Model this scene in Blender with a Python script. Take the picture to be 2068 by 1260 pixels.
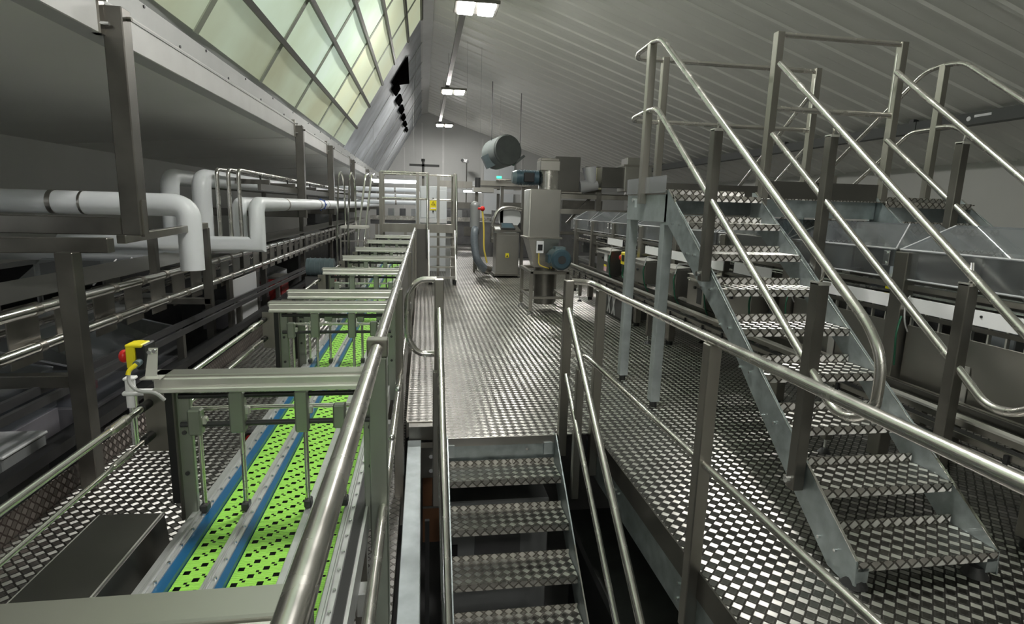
import bpy, math, random
from mathutils import Vector, Matrix
random.seed(7)
for o in list(bpy.data.objects): bpy.data.objects.remove(o)
SC = bpy.context.scene
COL = SC.collection
# ------------------------------------------------------------------ camera
F_PX = 1146.0
yaw, pitch, roll = (math.radians(a) for a in (9.106, 10.445, -1.646))
fw = Vector((math.sin(yaw)*math.cos(pitch), math.cos(yaw)*math.cos(pitch), -math.sin(pitch)))
rt = Vector((math.cos(yaw), -math.sin(yaw), 0)); dn = fw.cross(rt)
r2 = math.cos(roll)*rt + math.sin(roll)*dn; d2 = -math.sin(roll)*rt + math.cos(roll)*dn
cam = bpy.data.cameras.new('camera'); co = bpy.data.objects.new('camera', cam); COL.objects.link(co)
cam.sensor_fit = 'HORIZONTAL'; cam.sensor_width = 36; cam.lens = F_PX/2068*36; cam.clip_start = .02; cam.clip_end = 200
m3 = Matrix((r2, -d2, -fw)).transposed()
co.matrix_world = Matrix.Translation((0, 0, 1.6)) @ m3.to_4x4()
SC.camera = co
# ------------------------------------------------------------------ world and exposure
w = bpy.data.worlds.new('world'); SC.world = w; w.use_nodes = True
w.node_tree.nodes['Background'].inputs[0].default_value = (.75, .85, 1, 1)
w.node_tree.nodes['Background'].inputs[1].default_value = .25
vs = SC.view_settings
vs.view_transform = 'Standard'; vs.look = 'None'; vs.gamma = 1; vs.use_curve_mapping = False
vs.exposure = 0.2
LAMP_POWER = 185.0      # emission strength of each LED module
SKY_GLOW = .54         # daylight through the translucent roof panes
TUBE_POWER = 14.0
# ------------------------------------------------------------------ materials
MATS = {}
def nt(name):
    m = bpy.data.materials.new(name); m.use_nodes = True
    t = m.node_tree; b = t.nodes['Principled BSDF']; MATS[name] = m
    return m, t, b, t.nodes.new, t.links.new
def mat(name, col, metal=0., rough=.5, noise=0., scale=8., bump=0., bscale=60., stretch=None, rvar=0., spec=.5):
    m, t, b, N, L = nt(name)
    c = (*col, 1) if len(col) == 3 else col
    b.inputs['Base Color'].default_value = c; b.inputs['Metallic'].default_value = metal
    b.inputs['Roughness'].default_value = rough; b.inputs['Specular IOR Level'].default_value = spec
    if noise or bump or rvar:
        tc = N('ShaderNodeTexCoord'); mp = N('ShaderNodeMapping'); L(tc.outputs['Object'], mp.inputs[0])
        if stretch: mp.inputs['Scale'].default_value = stretch
    if noise or rvar:
        n = N('ShaderNodeTexNoise'); n.inputs['Scale'].default_value = scale; n.inputs['Detail'].default_value = 5
        L(mp.outputs[0], n.inputs[0])
        if noise:
            mr = N('ShaderNodeMapRange'); mr.inputs[1].default_value = .3; mr.inputs[2].default_value = .7
            mr.inputs[3].default_value = 1-noise; mr.inputs[4].default_value = 1+noise
            L(n.outputs[0], mr.inputs[0])
            mx = N('ShaderNodeVectorMath'); mx.operation = 'SCALE'; mx.inputs[0].default_value = c[:3]
            L(mr.outputs[0], mx.inputs['Scale']); L(mx.outputs[0], b.inputs['Base Color'])
        if rvar:
            mr = N('ShaderNodeMapRange'); mr.inputs[1].default_value = .3; mr.inputs[2].default_value = .7
            mr.inputs[3].default_value = max(.03, rough-rvar); mr.inputs[4].default_value = rough+rvar
            L(n.outputs[0], mr.inputs[0]); L(mr.outputs[0], b.inputs['Roughness'])
    if bump:
        n2 = N('ShaderNodeTexNoise'); n2.inputs['Scale'].default_value = bscale; n2.inputs['Detail'].default_value = 3
        L(mp.outputs[0], n2.inputs[0]); bp = N('ShaderNodeBump'); bp.inputs['Strength'].default_value = bump
        bp.inputs['Distance'].default_value = .004
        L(n2.outputs[0], bp.inputs['Height']); L(bp.outputs[0], b.inputs['Normal'])
    return m
def emit(name, col, strength):
    m, t, b, N, L = nt(name)
    b.inputs['Base Color'].default_value = (*col, 1); b.inputs['Emission Color'].default_value = (*col, 1)
    b.inputs['Emission Strength'].default_value = strength; return m
def clear(name, col=(.9, .93, .95), gloss=.14, rough=.12, haze=.05):
    m, t, b, N, L = nt(name)
    out = t.nodes['Material Output']; t.nodes.remove(b)
    tr = N('ShaderNodeBsdfTransparent'); tr.inputs[0].default_value = (*col, 1)
    gl = N('ShaderNodeBsdfGlossy'); gl.inputs['Roughness'].default_value = rough
    df = N('ShaderNodeBsdfDiffuse'); df.inputs[0].default_value = (.75, .75, .78, 1)
    fr = N('ShaderNodeLayerWeight'); fr.inputs[0].default_value = .35
    mr = N('ShaderNodeMapRange'); mr.inputs[3].default_value = gloss*.5; mr.inputs[4].default_value = min(1, gloss*3.5)
    L(fr.outputs['Fresnel'], mr.inputs[0])
    a = N('ShaderNodeMixShader'); L(mr.outputs[0], a.inputs[0]); L(tr.outputs[0], a.inputs[1]); L(gl.outputs[0], a.inputs[2])
    c = N('ShaderNodeMixShader'); c.inputs[0].default_value = haze
    L(a.outputs[0], c.inputs[1]); L(df.outputs[0], c.inputs[2]); L(c.outputs[0], out.inputs[0]); return m
def checker(name, bright, dark, rough=.46, pitch=.06):
    """five-bar tread plate: blocks of parallel bars on a 45 degree grid, their direction alternating"""
    m, t, b, N, L = nt(name)
    def M(op, a, c=None, d=None):
        n = N('ShaderNodeMath'); n.operation = op
        for i, x in enumerate((a, c, d)):
            if x is None: continue
            if isinstance(x, (int, float)): n.inputs[i].default_value = x
            else: L(x, n.inputs[i])
        return n.outputs[0]
    uv = N('ShaderNodeUVMap'); uv.uv_map = 'plate'
    sp = N('ShaderNodeSeparateXYZ'); L(uv.outputs[0], sp.inputs[0])
    u, v = sp.outputs[0], sp.outputs[1]
    a = M('DIVIDE', M('ADD', u, v), pitch); c = M('DIVIDE', M('SUBTRACT', u, v), pitch)
    fa, fc = M('FLOOR', a), M('FLOOR', c)
    par = M('ABSOLUTE', M('MODULO', M('ADD', fa, fc), 2.0))          # 0 / 1 : which way the bars of this block run
    xa = M('ABSOLUTE', M('SUBTRACT', M('SUBTRACT', a, fa), .5)); xc = M('ABSOLUTE', M('SUBTRACT', M('SUBTRACT', c, fc), .5))
    mixf = lambda p, q: M('ADD', M('MULTIPLY', p, M('SUBTRACT', 1.0, par)), M('MULTIPLY', q, par))
    along, across = mixf(xc, xa), mixf(xa, xc)
    # with par = 0 the bars run along the c axis, with par = 1 along the a axis
    def edge(x, lim): 
        mr = N('ShaderNodeMapRange'); mr.inputs[1].default_value = lim-.03; mr.inputs[2].default_value = lim+.03
        mr.inputs[3].default_value = 1; mr.inputs[4].default_value = 0; L(x, mr.inputs[0]); return mr.outputs[0]
    block = M('MULTIPLY', edge(along, .43), edge(across, .36))
    # bars inside a block
    bar = M('MULTIPLY_ADD', M('COSINE', M('MULTIPLY', mixf(M('SUBTRACT', a, fa), M('SUBTRACT', c, fc)), 2*math.pi*6.5)), -.5, .5)
    ns = N('ShaderNodeTexNoise'); ns.inputs['Scale'].default_value = 2.2; ns.inputs['Detail'].default_value = 6; L(uv.outputs[0], ns.inputs[0])
    dirt = N('ShaderNodeMapRange'); dirt.inputs[1].default_value = .3; dirt.inputs[2].default_value = .7
    dirt.inputs[3].default_value = .8; dirt.inputs[4].default_value = 1.15; L(ns.outputs[0], dirt.inputs[0])
    mx = N('ShaderNodeMix'); mx.data_type = 'RGBA'; L(block, mx.inputs[0])
    mx.inputs[6].default_value = (*dark, 1); mx.inputs[7].default_value = (*bright, 1)
    dirt_sheen = M('MULTIPLY', dirt.outputs[0], M('SUBTRACT', 1.0, M('MULTIPLY', M('MULTIPLY', par, block), .38)))   # dirt noise, plus uneven bar reflection painted as darker colour on one block set
    scl = N('ShaderNodeVectorMath'); scl.operation = 'SCALE'; L(mx.outputs[2], scl.inputs[0]); L(dirt_sheen, scl.inputs['Scale'])
    L(scl.outputs[0], b.inputs['Base Color'])
    b.inputs['Metallic'].default_value = 1.0
    rg = N('ShaderNodeMix'); rg.data_type = 'FLOAT'; L(block, rg.inputs[0]); rg.inputs[2].default_value = .42; rg.inputs[3].default_value = rough
    L(rg.outputs[0], b.inputs['Roughness'])
    L(block, b.inputs['Anisotropic'])
    L(M('MULTIPLY_ADD', par, .25, .125), b.inputs['Anisotropic Rotation'])
    tg = N('ShaderNodeTangent'); tg.direction_type = 'UV_MAP'; tg.uv_map = 'plate'; L(tg.outputs[0], b.inputs['Tangent'])
    bp = N('ShaderNodeBump'); bp.inputs['Strength'].default_value = .12; bp.inputs['Distance'].default_value = .002
    L(M('MULTIPLY', block, M('MULTIPLY_ADD', bar, .35, .65)), bp.inputs['Height']); L(bp.outputs[0], b.inputs['Normal'])
    return m
mat('steel', (.36, .346, .315), 1, .36, .12, 5, stretch=(1, 1, .15), rvar=.07)
mat('steel_dark', (.20, .192, .175), 1, .42, .15, 5, rvar=.06)
mat('tube', (.70, .68, .645), 1, .25, .05, 12, rvar=.05)
mat('tube_bright', (.8, .79, .76), 1, .16)
mat('duct_grey', (.06, .065, .063), .1, .5)
mat('chute_side', (.5, .5, .48), 1, .14)
mat('sheet', (.45, .44, .41), 1, .34, .05, 3)
mat('sheet_dark', (.20, .195, .185), 1, .3, .06, 3)
mat('galv', (.40, .45, .46), .85, .46, .2, 14, rvar=.08)
mat('galv_light', (.46, .51, .52), .8, .5, .12, 10)
mat('alu', (.86, .85, .81), .9, .38, .06, 9)
mat('alu_guide', (.62, .63, .63), .85, .4, .08, 20)
mat('bolt', (.75, .76, .76), 1, .25)
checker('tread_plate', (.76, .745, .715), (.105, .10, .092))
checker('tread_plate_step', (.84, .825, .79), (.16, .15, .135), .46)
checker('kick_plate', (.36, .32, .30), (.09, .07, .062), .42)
mat('cream', (.62, .62, .42), 0, .5)
mat('label_pink', (.75, .45, .5), 0, .5)
mat('bed_grey', (.30, .29, .32), .3, .4, .15, 5)
mat('lap', (.30, .33, .26), 0, .5)
mat('skylight_bar', (.10, .10, .085), .2, .5)
mat('white_paint', (.62, .63, .61), 0, .55, .04, 1.2)
mat('roof_white', (.86, .86, .82), 0, .5, .05, .5)
mat('wall_white', (.56, .56, .54), 0, .55, .06, .6)
mat('soffit', (.86, .86, .82), 0, .45, .08, .35)
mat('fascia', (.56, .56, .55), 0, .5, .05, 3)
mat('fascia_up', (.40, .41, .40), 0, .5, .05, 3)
mat('roof_foil', (.46, .48, .51), .25, .55, .2, 1.6, bump=.25, bscale=3)
mat('void', (.002, .002, .002), 0, 1, spec=0)
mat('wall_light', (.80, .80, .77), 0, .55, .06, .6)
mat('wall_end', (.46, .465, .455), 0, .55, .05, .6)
mat('pipe_white', (.80, .83, .85), 0, .38, .05, 2)
mat('concrete', (.34, .34, .35), 0, .55, .15, .7)
mat('black', (.012, .012, .013), 0, .5)
mat('rubber', (.02, .02, .021), 0, .6)
mat('dark_plastic', (.04, .04, .042), 0, .4)
mat('dark_machine', (.12, .12, .122), .3, .5, .2, 4)
mat('grey_machine', (.28, .29, .29), .2, .45, .1, 3)
mat('motor_blue', (.045, .085, .11), .1, .38, .1, 8)
mat('motor_pale', (.14, .19, .21), .1, .4, .1, 8)
mat('fan_grey', (.12, .135, .13), .1, .5, .12, 3)
mat('yellow', (.85, .72, .02), 0, .35)
mat('red', (.62, .02, .02), 0, .3)
mat('red_dark', (.25, .015, .012), 0, .45)
mat('orange', (.75, .22, .02), 0, .4)
mat('blue', (.02, .10, .45), 0, .4)
mat('blue_strip', (.006, .09, .21), 0, .35)
mat('green_block', (.33, .36, .31), .8, .42, .06, 9)
mat('label_white', (.82, .82, .84), 0, .5)
mat('cable_grey', (.45, .45, .45), 0, .45)
mat('cable_yellow', (.65, .5, .08), 0, .45)
mat('cable_green', (.006, .08, .04), 0, .45)
mat('brown', (.16, .07, .03), 0, .6)
mat('panel_white', (.58, .59, .60), 0, .45)
mat('cabinet_white', (.60, .63, .65), 0, .4)
mat('hose_grey', (.12, .14, .16), 0, .4, .15, 30)
mat('brush', (.85, .84, .80), .9, .3)
clear('clear', gloss=.16, haze=.07)
clear('clear_hood', gloss=.13, haze=.035)
clear('clear_kick', gloss=.25, haze=.18)
clear('clear_edge', gloss=.5, haze=.5)
emit('led', (1, .98, .93), LAMP_POWER)
emit('tube_light', (.93, .97, 1), TUBE_POWER)
emit('exit_green', (.05, .9, .35), 2.2)
emit('screen_blue', (.05, .12, .6), .6)
emit('daylight_gap', (.95, 1, .75), .5)
def belt_mat():
    m, t, b, N, L = nt('belt_green')
    tc = N('ShaderNodeTexCoord'); sp = N('ShaderNodeSeparateXYZ'); L(tc.outputs['Object'], sp.inputs[0])
    a = N('ShaderNodeMath'); a.operation = 'MULTIPLY'; a.inputs[1].default_value = 2*math.pi/.0085; L(sp.outputs[1], a.inputs[0])
    s = N('ShaderNodeMath'); s.operation = 'COSINE'; L(a.outputs[0], s.inputs[0])
    bp = N('ShaderNodeBump'); bp.inputs['Strength'].default_value = .9; bp.inputs['Distance'].default_value = .002
    L(s.outputs[0], bp.inputs['Height']); L(bp.outputs[0], b.inputs['Normal'])
    b.inputs['Base Color'].default_value = (.40, .86, .12, 1); b.inputs['Roughness'].default_value = .4
belt_mat()
def pane_mat(name, c0, c1, k):
    m, t, b, N, L = nt(name)
    tc = N('ShaderNodeTexCoord'); n = N('ShaderNodeTexNoise'); n.inputs['Scale'].default_value = .55; n.inputs['Detail'].default_value = 4
    L(tc.outputs['Object'], n.inputs[0])
    cr = N('ShaderNodeValToRGB'); cr.color_ramp.elements[0].position = .35; cr.color_ramp.elements[0].color = (*c0, 1)
    cr.color_ramp.elements[1].position = .65; cr.color_ramp.elements[1].color = (*c1, 1)
    L(n.outputs[0], cr.inputs[0]); L(cr.outputs[0], b.inputs['Base Color']); L(cr.outputs[0], b.inputs['Emission Color'])
    b.inputs['Emission Strength'].default_value = SKY_GLOW*k; b.inputs['Roughness'].default_value = .65; b.inputs['Specular IOR Level'].default_value = .15
pane_mat('skylight_pane', (.46, .55, .40), (.56, .68, .57), 1.)
pane_mat('skylight_pane_warm', (.58, .61, .42), (.58, .65, .49), .95)
pane_mat('skylight_pane_mossy', (.36, .38, .26), (.46, .53, .41), .75)
# ------------------------------------------------------------------ mesh helpers
LOC = {}
V = Vector
class MB:
    def __init__(s): s.v = []; s.f = []; s.smooth = set()
    def add(s, vs, fs, sm=False):
        b = len(s.v); s.v += [tuple(x) for x in vs]
        for f in fs:
            if sm: s.smooth.add(len(s.f))
            s.f.append(tuple(b+i for i in f))
        return s
    def box(s, x0, x1, y0, y1, z0, z1):
        return s.add([(x, y, z) for z in (z0, z1) for y in (y0, y1) for x in (x0, x1)],
                     [(0, 2, 3, 1), (4, 5, 7, 6), (0, 1, 5, 4), (2, 6, 7, 3), (0, 4, 6, 2), (1, 3, 7, 5)])
    def cbox(s, c, d):
        return s.box(c[0]-d[0]/2, c[0]+d[0]/2, c[1]-d[1]/2, c[1]+d[1]/2, c[2]-d[2]/2, c[2]+d[2]/2)
    def beam(s, p, q, wd, h, up=(0, 0, 1)):
        p, q = V(p), V(q); d = (q-p).normalized(); u = V(up); sd = d.cross(u)
        if sd.length < 1e-5: u = V((0, 1, 0)); sd = d.cross(u)
        sd.normalize(); u = sd.cross(d).normalized(); o = []
        for e in (p, q):
            for a, b in ((-1, -1), (1, -1), (1, 1), (-1, 1)): o.append(e+sd*a*wd/2+u*b*h/2)
        return s.add(o, [(0, 1, 2, 3), (7, 6, 5, 4), (0, 4, 5, 1), (1, 5, 6, 2), (2, 6, 7, 3), (3, 7, 4, 0)])
    def cyl(s, p, q, r, n=16, rq=None, caps=True):
        p, q = V(p), V(q); d = (q-p).normalized(); a = V((0, 0, 1)) if abs(d.z) < .9 else V((1, 0, 0))
        x = d.cross(a).normalized(); y = d.cross(x); rq = r if rq is None else rq
        o = [e+(x*math.cos(2*math.pi*i/n)+y*math.sin(2*math.pi*i/n))*rr for e, rr in ((p, r), (q, rq)) for i in range(n)]
        s.add(o, [(i, (i+1) % n, n+(i+1) % n, n+i) for i in range(n)], True)
        if caps: s.add(o[:n], [tuple(range(n))[::-1]]); s.add(o[n:], [tuple(range(n))])
        return s
    def tube(s, pts, r, n=10, fil=0., seg=6, closed=False):
        P = [V(p) for p in pts]
        if fil and len(P) > 2:
            Q = [P[0]]
            for i in range(1, len(P)-1):
                a, b, c = P[i-1], P[i], P[i+1]; da, dc = (a-b), (c-b)
                k = min(fil, da.length*.49, dc.length*.49); A, C = b+da.normalized()*k, b+dc.normalized()*k
                for j in range(seg+1):
                    t = j/seg; Q.append(A*(1-t)**2+b*2*t*(1-t)+C*t*t)
            Q.append(P[-1]); P = Q
        R = []; N0 = None
        for i, p in enumerate(P):
            d = (P[min(i+1, len(P)-1)]-P[max(i-1, 0)]).normalized()
            if N0 is None:
                a = V((0, 0, 1)) if abs(d.z) < .9 else V((1, 0, 0)); N0 = d.cross(a).normalized()
            N0 = (N0-d*N0.dot(d)).normalized(); B = d.cross(N0)
            R.append([p+(N0*math.cos(2*math.pi*k/n)+B*math.sin(2*math.pi*k/n))*r for k in range(n)])
        o = [x for ring in R for x in ring]; m = len(R)
        s.add(o, [(i*n+k, i*n+(k+1) % n, (i+1)*n+(k+1) % n, (i+1)*n+k) for i in range(m-1) for k in range(n)], True)
        s.add(R[0], [tuple(range(n))[::-1]]); s.add(R[-1], [tuple(range(n))]); return s
    def mitre(s, pts, r, n=20):
        """pipe with sharp mitred corners"""
        P = [V(p) for p in pts]; R = []; d = (P[1]-P[0]).normalized(); a = V((0, 0, 1)) if abs(d.z) < .9 else V((1, 0, 0))
        x = d.cross(a).normalized(); y = d.cross(x); ring = [P[0]+(x*math.cos(2*math.pi*k/n)+y*math.sin(2*math.pi*k/n))*r for k in range(n)]; R.append(ring)
        for i in range(1, len(P)):
            d = (P[i]-P[i-1]).normalized(); nn = d if i == len(P)-1 else (d+(P[i+1]-P[i]).normalized()).normalized()
            ring = [q+d*((P[i]-q).dot(nn)/d.dot(nn)) for q in ring]; R.append(ring)
        o = [q for g in R for q in g]
        s.add(o, [(i*n+k, i*n+(k+1) % n, (i+1)*n+(k+1) % n, (i+1)*n+k) for i in range(len(R)-1) for k in range(n)], True)
        s.add(R[0], [tuple(range(n))[::-1]]); s.add(R[-1], [tuple(range(n))]); return s
    def prism(s, poly, ax, a0, a1):
        """poly in the two other axes (cyclic order kept: x->(y,z), y->(x,z), z->(x,y)), extruded along ax"""
        def mk(p, a): return {'x': (a, p[0], p[1]), 'y': (p[0], a, p[1]), 'z': (p[0], p[1], a)}[ax]
        n = len(poly); o = [mk(p, a0) for p in poly]+[mk(p, a1) for p in poly]
        return s.add(o, [tuple(range(n))[::-1], tuple(range(n, 2*n))]+[(i, (i+1) % n, n+(i+1) % n, n+i) for i in range(n)])
    def slab(s, q, t):
        """thin plate of four corners with thickness t along its normal"""
        q = [V(p) for p in q]; n = (q[1]-q[0]).cross(q[3]-q[0]).normalized()*t
        return s.add(q+[p+n for p in q], [(3, 2, 1, 0), (4, 5, 6, 7), (0, 1, 5, 4), (1, 2, 6, 5), (2, 3, 7, 6), (3, 0, 4, 7)])
    def ball(s, c, r, n=12, m=8, sc=(1, 1, 1)):
        c = V(c); o = []
        for j in range(m+1):
            th = math.pi*j/m
            for i in range(n):
                ph = 2*math.pi*i/n; o.append(c+V((sc[0]*r*math.sin(th)*math.cos(ph), sc[1]*r*math.sin(th)*math.sin(ph), sc[2]*r*math.cos(th))))
        return s.add(o, [(j*n+i, (j+1)*n+i, (j+1)*n+(i+1) % n, j*n+(i+1) % n) for j in range(m) for i in range(n)], True)
    def build(s, name, m, parent=None, bev=0., label=None, uv=False):
        off = LOC.get(parent, V((0, 0, 0))) if parent else V((0, 0, 0))
        me = bpy.data.meshes.new(name); me.from_pydata([(x-off.x, y-off.y, z-off.z) for x, y, z in s.v], [], s.f)
        for i in s.smooth: me.polygons[i].use_smooth = True
        if s.smooth: me.set_sharp_from_angle(angle=.7)
        me.materials.append(MATS[m])
        if uv:
            l = me.uv_layers.new(name='plate')
            for p in me.polygons:
                n = p.normal
                for li in p.loop_indices:
                    c = me.vertices[me.loops[li].vertex_index].co + off
                    l.data[li].uv = (c.x, c.y) if abs(n.z) > .6 else ((c.x, c.z) if abs(n.y) > abs(n.x) else (c.z, c.y))
        o = bpy.data.objects.new(name, me); COL.objects.link(o)
        if parent: o.parent = parent; LOC[o] = off
        else: LOC[o] = V((0, 0, 0))
        if bev:
            b = o.modifiers.new('bevel', 'BEVEL'); b.width = bev; b.segments = 1; b.limit_method = 'ANGLE'
        if label: o['label'] = label
        return o
def thing(name, label, cat, loc=(0, 0, 0), group=None):
    o = bpy.data.objects.new(name, None); COL.objects.link(o); o.location = loc; LOC[o] = V(loc)
    o.empty_display_size = .1
    o['label'] = label; o['category'] = cat
    if group: o['group'] = group
    return o
def tag(o, label, cat, group=None):
    o['label'] = label; o['category'] = cat
    if group: o['group'] = group
    return o
def struct(o, label):
    o['kind'] = 'structure'; o['label'] = label; o['category'] = o.name.split('_')[0].split('.')[0]; return o
def copy_tree(o, parent=None, loc=None, label=None):
    c = o.copy(); COL.objects.link(c); c.parent = parent
    if loc is not None: c.location = loc
    if label: c['label'] = label
    for ch in list(o.children): copy_tree(ch, c)
    return c
def share(o, parent, dloc):
    """another copy of one part that shares its mesh, moved by dloc"""
    c = o.copy(); COL.objects.link(c); c.parent = parent; c.location = V(o.location)+V(dloc); return c
def B(*a): return MB().box(*a)
def T(pts, r, **k): return MB().tube(pts, r, **k)
# ================================================================== STRUCTURE
YB, YF = -7.0, 32.0       # back and far gable wall
XR, XL = 11.5, -5.5       # side walls
ZR, ROOF = 6.5, .325      # ridge height, slope of the right roof
rz = lambda x: ZR-ROOF*(x-.12)
GZ = -2.6                 # ground floor
CZ = -.25                 # left catwalk level
struct(B(-8, 13, YB-1, YF+1, GZ-.2, GZ).build('floor', 'concrete'), 'grey painted concrete ground floor below the raised platforms')
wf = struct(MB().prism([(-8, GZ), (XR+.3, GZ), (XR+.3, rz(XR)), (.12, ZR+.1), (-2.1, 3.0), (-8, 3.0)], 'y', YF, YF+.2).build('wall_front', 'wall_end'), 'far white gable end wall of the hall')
for x0, x1 in ((-.05, .02), (1.05, 1.16), (3.2, 3.28), (5.4, 5.48), (-1.0, -.94)):
    B(x0, x1, YF-.03, YF, GZ, rz(x1)-.25 if x1 > .2 else 5.9 if x1 > -.5 else 4.6).build('wall_joint_strip', 'fascia', wf)
struct(MB().prism([(-8, GZ), (XR+.3, GZ), (XR+.3, rz(XR)), (.12, ZR+.1), (-2.1, 3.0), (-8, 3.0)], 'y', YB-.2, YB).build('wall_back', 'wall_white'), 'white gable wall behind the photographer')
struct(B(XR, XR+.2, YB, YF, GZ, rz(XR)+.1).build('wall_right', 'wall_white'), 'low white side wall under the right eave')
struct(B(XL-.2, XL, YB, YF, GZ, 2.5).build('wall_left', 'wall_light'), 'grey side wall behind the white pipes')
# right roof: ribbed sandwich panels running from the ridge down to the eave
cl = MB().slab([(.12, YB, ZR+.1), (.12, YF, ZR+.1), (XR+.2, YF, rz(XR+.2)+.1), (XR+.2, YB, rz(XR+.2)+.1)], .05).build('ceiling', 'roof_white')
struct(cl, 'ribbed white sandwich panel roof sloping down to the right')
PP = .66; prof = [(0, 0), (.30, 0), (.335, -.03), (.40, -.03), (.435, 0), (.655, 0)]
m = MB(); xs = (.14, XR+.05)
vs_ = [(x, YB+dy, rz(x)+dz) for x in xs for dy, dz in prof]+[(x, YB+dy, rz(x)+.06) for x in xs for dy in (0, .655)]
n = len(prof)
m.add(vs_, [(i+1, i, n+i, n+i+1) for i in range(n-1)]+[(2*n, 2*n+1, 2*n+3, 2*n+2), tuple(range(n))+(2*n+1, 2*n), (2*n+2, 2*n+3)+tuple(range(2*n-1, n-1, -1)), (0, 2*n, 2*n+2, n), (2*n-1, 2*n+3, 2*n+1, n-1)])
rp = m.build('roof_panel', 'roof_white', cl)
for k in range(1, int((YF-YB)/PP)+1): share(rp, cl, (0, k*PP, 0))
tr = struct(MB().prism([(.0, ZR-.16), (.28, ZR-.10), (.28, ZR-.06), (.12, ZR-.02), (-.06, ZR-.2)], 'y', YB, YF).build('trim_1', 'fascia'), 'white ridge flashing strip between skylight and roof')
# left slope: skylight, then foil sheeting
SX, SZ, SS = -2.0, 3.05, 1.65
sk = lambda x: SZ+SS*(x-SX)
NX, NZ = -SS/math.hypot(SS, 1), 1/math.hypot(SS, 1)
def skpt(x, y, d=0.): return (x+NX*d, y, sk(x)+NZ*d)
bars_x = [-2.0, -1.71, -1.38, -1.04, -.72, -.38, -.04]
seam_y = [YB+.1, -4.35, -2.32, -.29, 1.74, 3.76, 5.79, 7.87, 9.87, 11.9, 13.87, 15.85]
win = MB()
for x0, x1 in ((-2.03, -1.97), (-.02, .05)): win.slab([skpt(x0, YB, .03), skpt(x1, YB, .03), skpt(x1, 15.87, .03), skpt(x0, 15.87, .03)], .05)
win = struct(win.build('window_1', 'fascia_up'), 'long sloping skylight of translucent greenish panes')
for i in range(len(bars_x)-1):
    for j in range(len(seam_y)-1):
        a, b_, c, d = bars_x[i]+.004, bars_x[i+1]-.004, seam_y[j]+.012, seam_y[j+1]-.012
        mbx = MB(); nn = 6; vv = []
        # panes bow slightly between their laps
        for jj in range(nn+1):
            t = jj/nn; y = c+(d-c)*t; bow = .018*math.sin(math.pi*t)
            vv += [skpt(a, y, bow), skpt(b_, y, bow)]
        mbx.add(vv, [(2*k+1, 2*k, 2*k+2, 2*k+3) for k in range(nn)], True)
        mbx.build('pane', 'skylight_pane_mossy' if i == 0 else 'skylight_pane_warm' if j >= 9 or (i > 3 and j > 7) else 'skylight_pane', win)
for x in bars_x[1:]:
    MB().slab([skpt(x-.016, YB, -.05), skpt(x+.016, YB, -.05), skpt(x+.016, 15.85, -.05), skpt(x-.016, 15.85, -.05)], .05).build('glazing_bar', 'skylight_bar' if 'skylight_bar' in MATS else 'steel_dark', win)
for y in seam_y[1:-1]:
    MB().slab([skpt(-2, y-.05, -.012), skpt(-.02, y-.05, -.012), skpt(-.02, y+.05, -.012), skpt(-2, y+.05, -.012)], .012).build('lap_strip', 'lap', win)
cs = MB().slab([skpt(-2.15, 15.86, .02), skpt(.12, 15.86, .02), skpt(.12, YF, .02), skpt(-2.15, YF, .02)], .04).build('ceiling', 'roof_foil')
struct(cs, 'grey foil lined roof slope beyond the skylight with a torn opening')
for j, y in enumerate((18.2, 20.6, 23, 25.4, 27.8, 30.2)):
    MB().slab([skpt(-2.1, y-.02, -.004), skpt(.05, y-.02, -.004), skpt(.05, y+.02, -.004), skpt(-2.1, y+.02, -.004)], .012).build('foil_seam', 'fascia_up', cs)
# torn dark opening and the row of dark blocks below it
MB().slab([skpt(-.86, 17.05, -.03), skpt(-.42, 17.05, -.03), skpt(-.46, 20.4, -.03), skpt(-.84, 17.6, -.03)], .02).build('roof_opening', 'void', cs)
for k in range(6):
    y = 17.7+k*2.0; MB().slab([skpt(-.90+.012*k, y, -.06), skpt(-.74, y, -.06), skpt(-.72, y+1.3, -.06), skpt(-.86+.012*k, y+1.3, -.06)], .05).build('vent_block', 'void', cs)
# fascia beam under the skylight
fb = struct(B(-2.16, -2.0, YB, YF, 2.60, 2.83).build('trim_2', 'fascia', bev=.006), 'white fascia beam running under the skylight')
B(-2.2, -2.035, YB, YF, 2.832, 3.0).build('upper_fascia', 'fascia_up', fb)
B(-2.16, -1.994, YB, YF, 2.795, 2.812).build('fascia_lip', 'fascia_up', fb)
for k in range(34):
    y = 4.9+k*.62; z = 2.86 if k % 2 else 2.98
    b = MB().cyl((-2.036, y, z), (-2.026, y, z), .012, 8)
    b.build('fixing_bolt', 'dark_plastic', fb)
sf = struct(MB().slab([(-2.15, YB, 2.6), (-2.15, YF, 2.6), (XL, YF, 2.36), (XL, YB, 2.36)], .05).build('ceiling', 'soffit'), 'grey low soffit over the left side of the hall')
for y in (9.9, 13.0, 17.0, 21, 25): MB().slab([(-2.15, y, 2.598), (-2.15, y+.03, 2.598), (XL, y+.03, 2.358), (XL, y, 2.358)], -.006).build('soffit_joint', 'soffit', sf)
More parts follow.
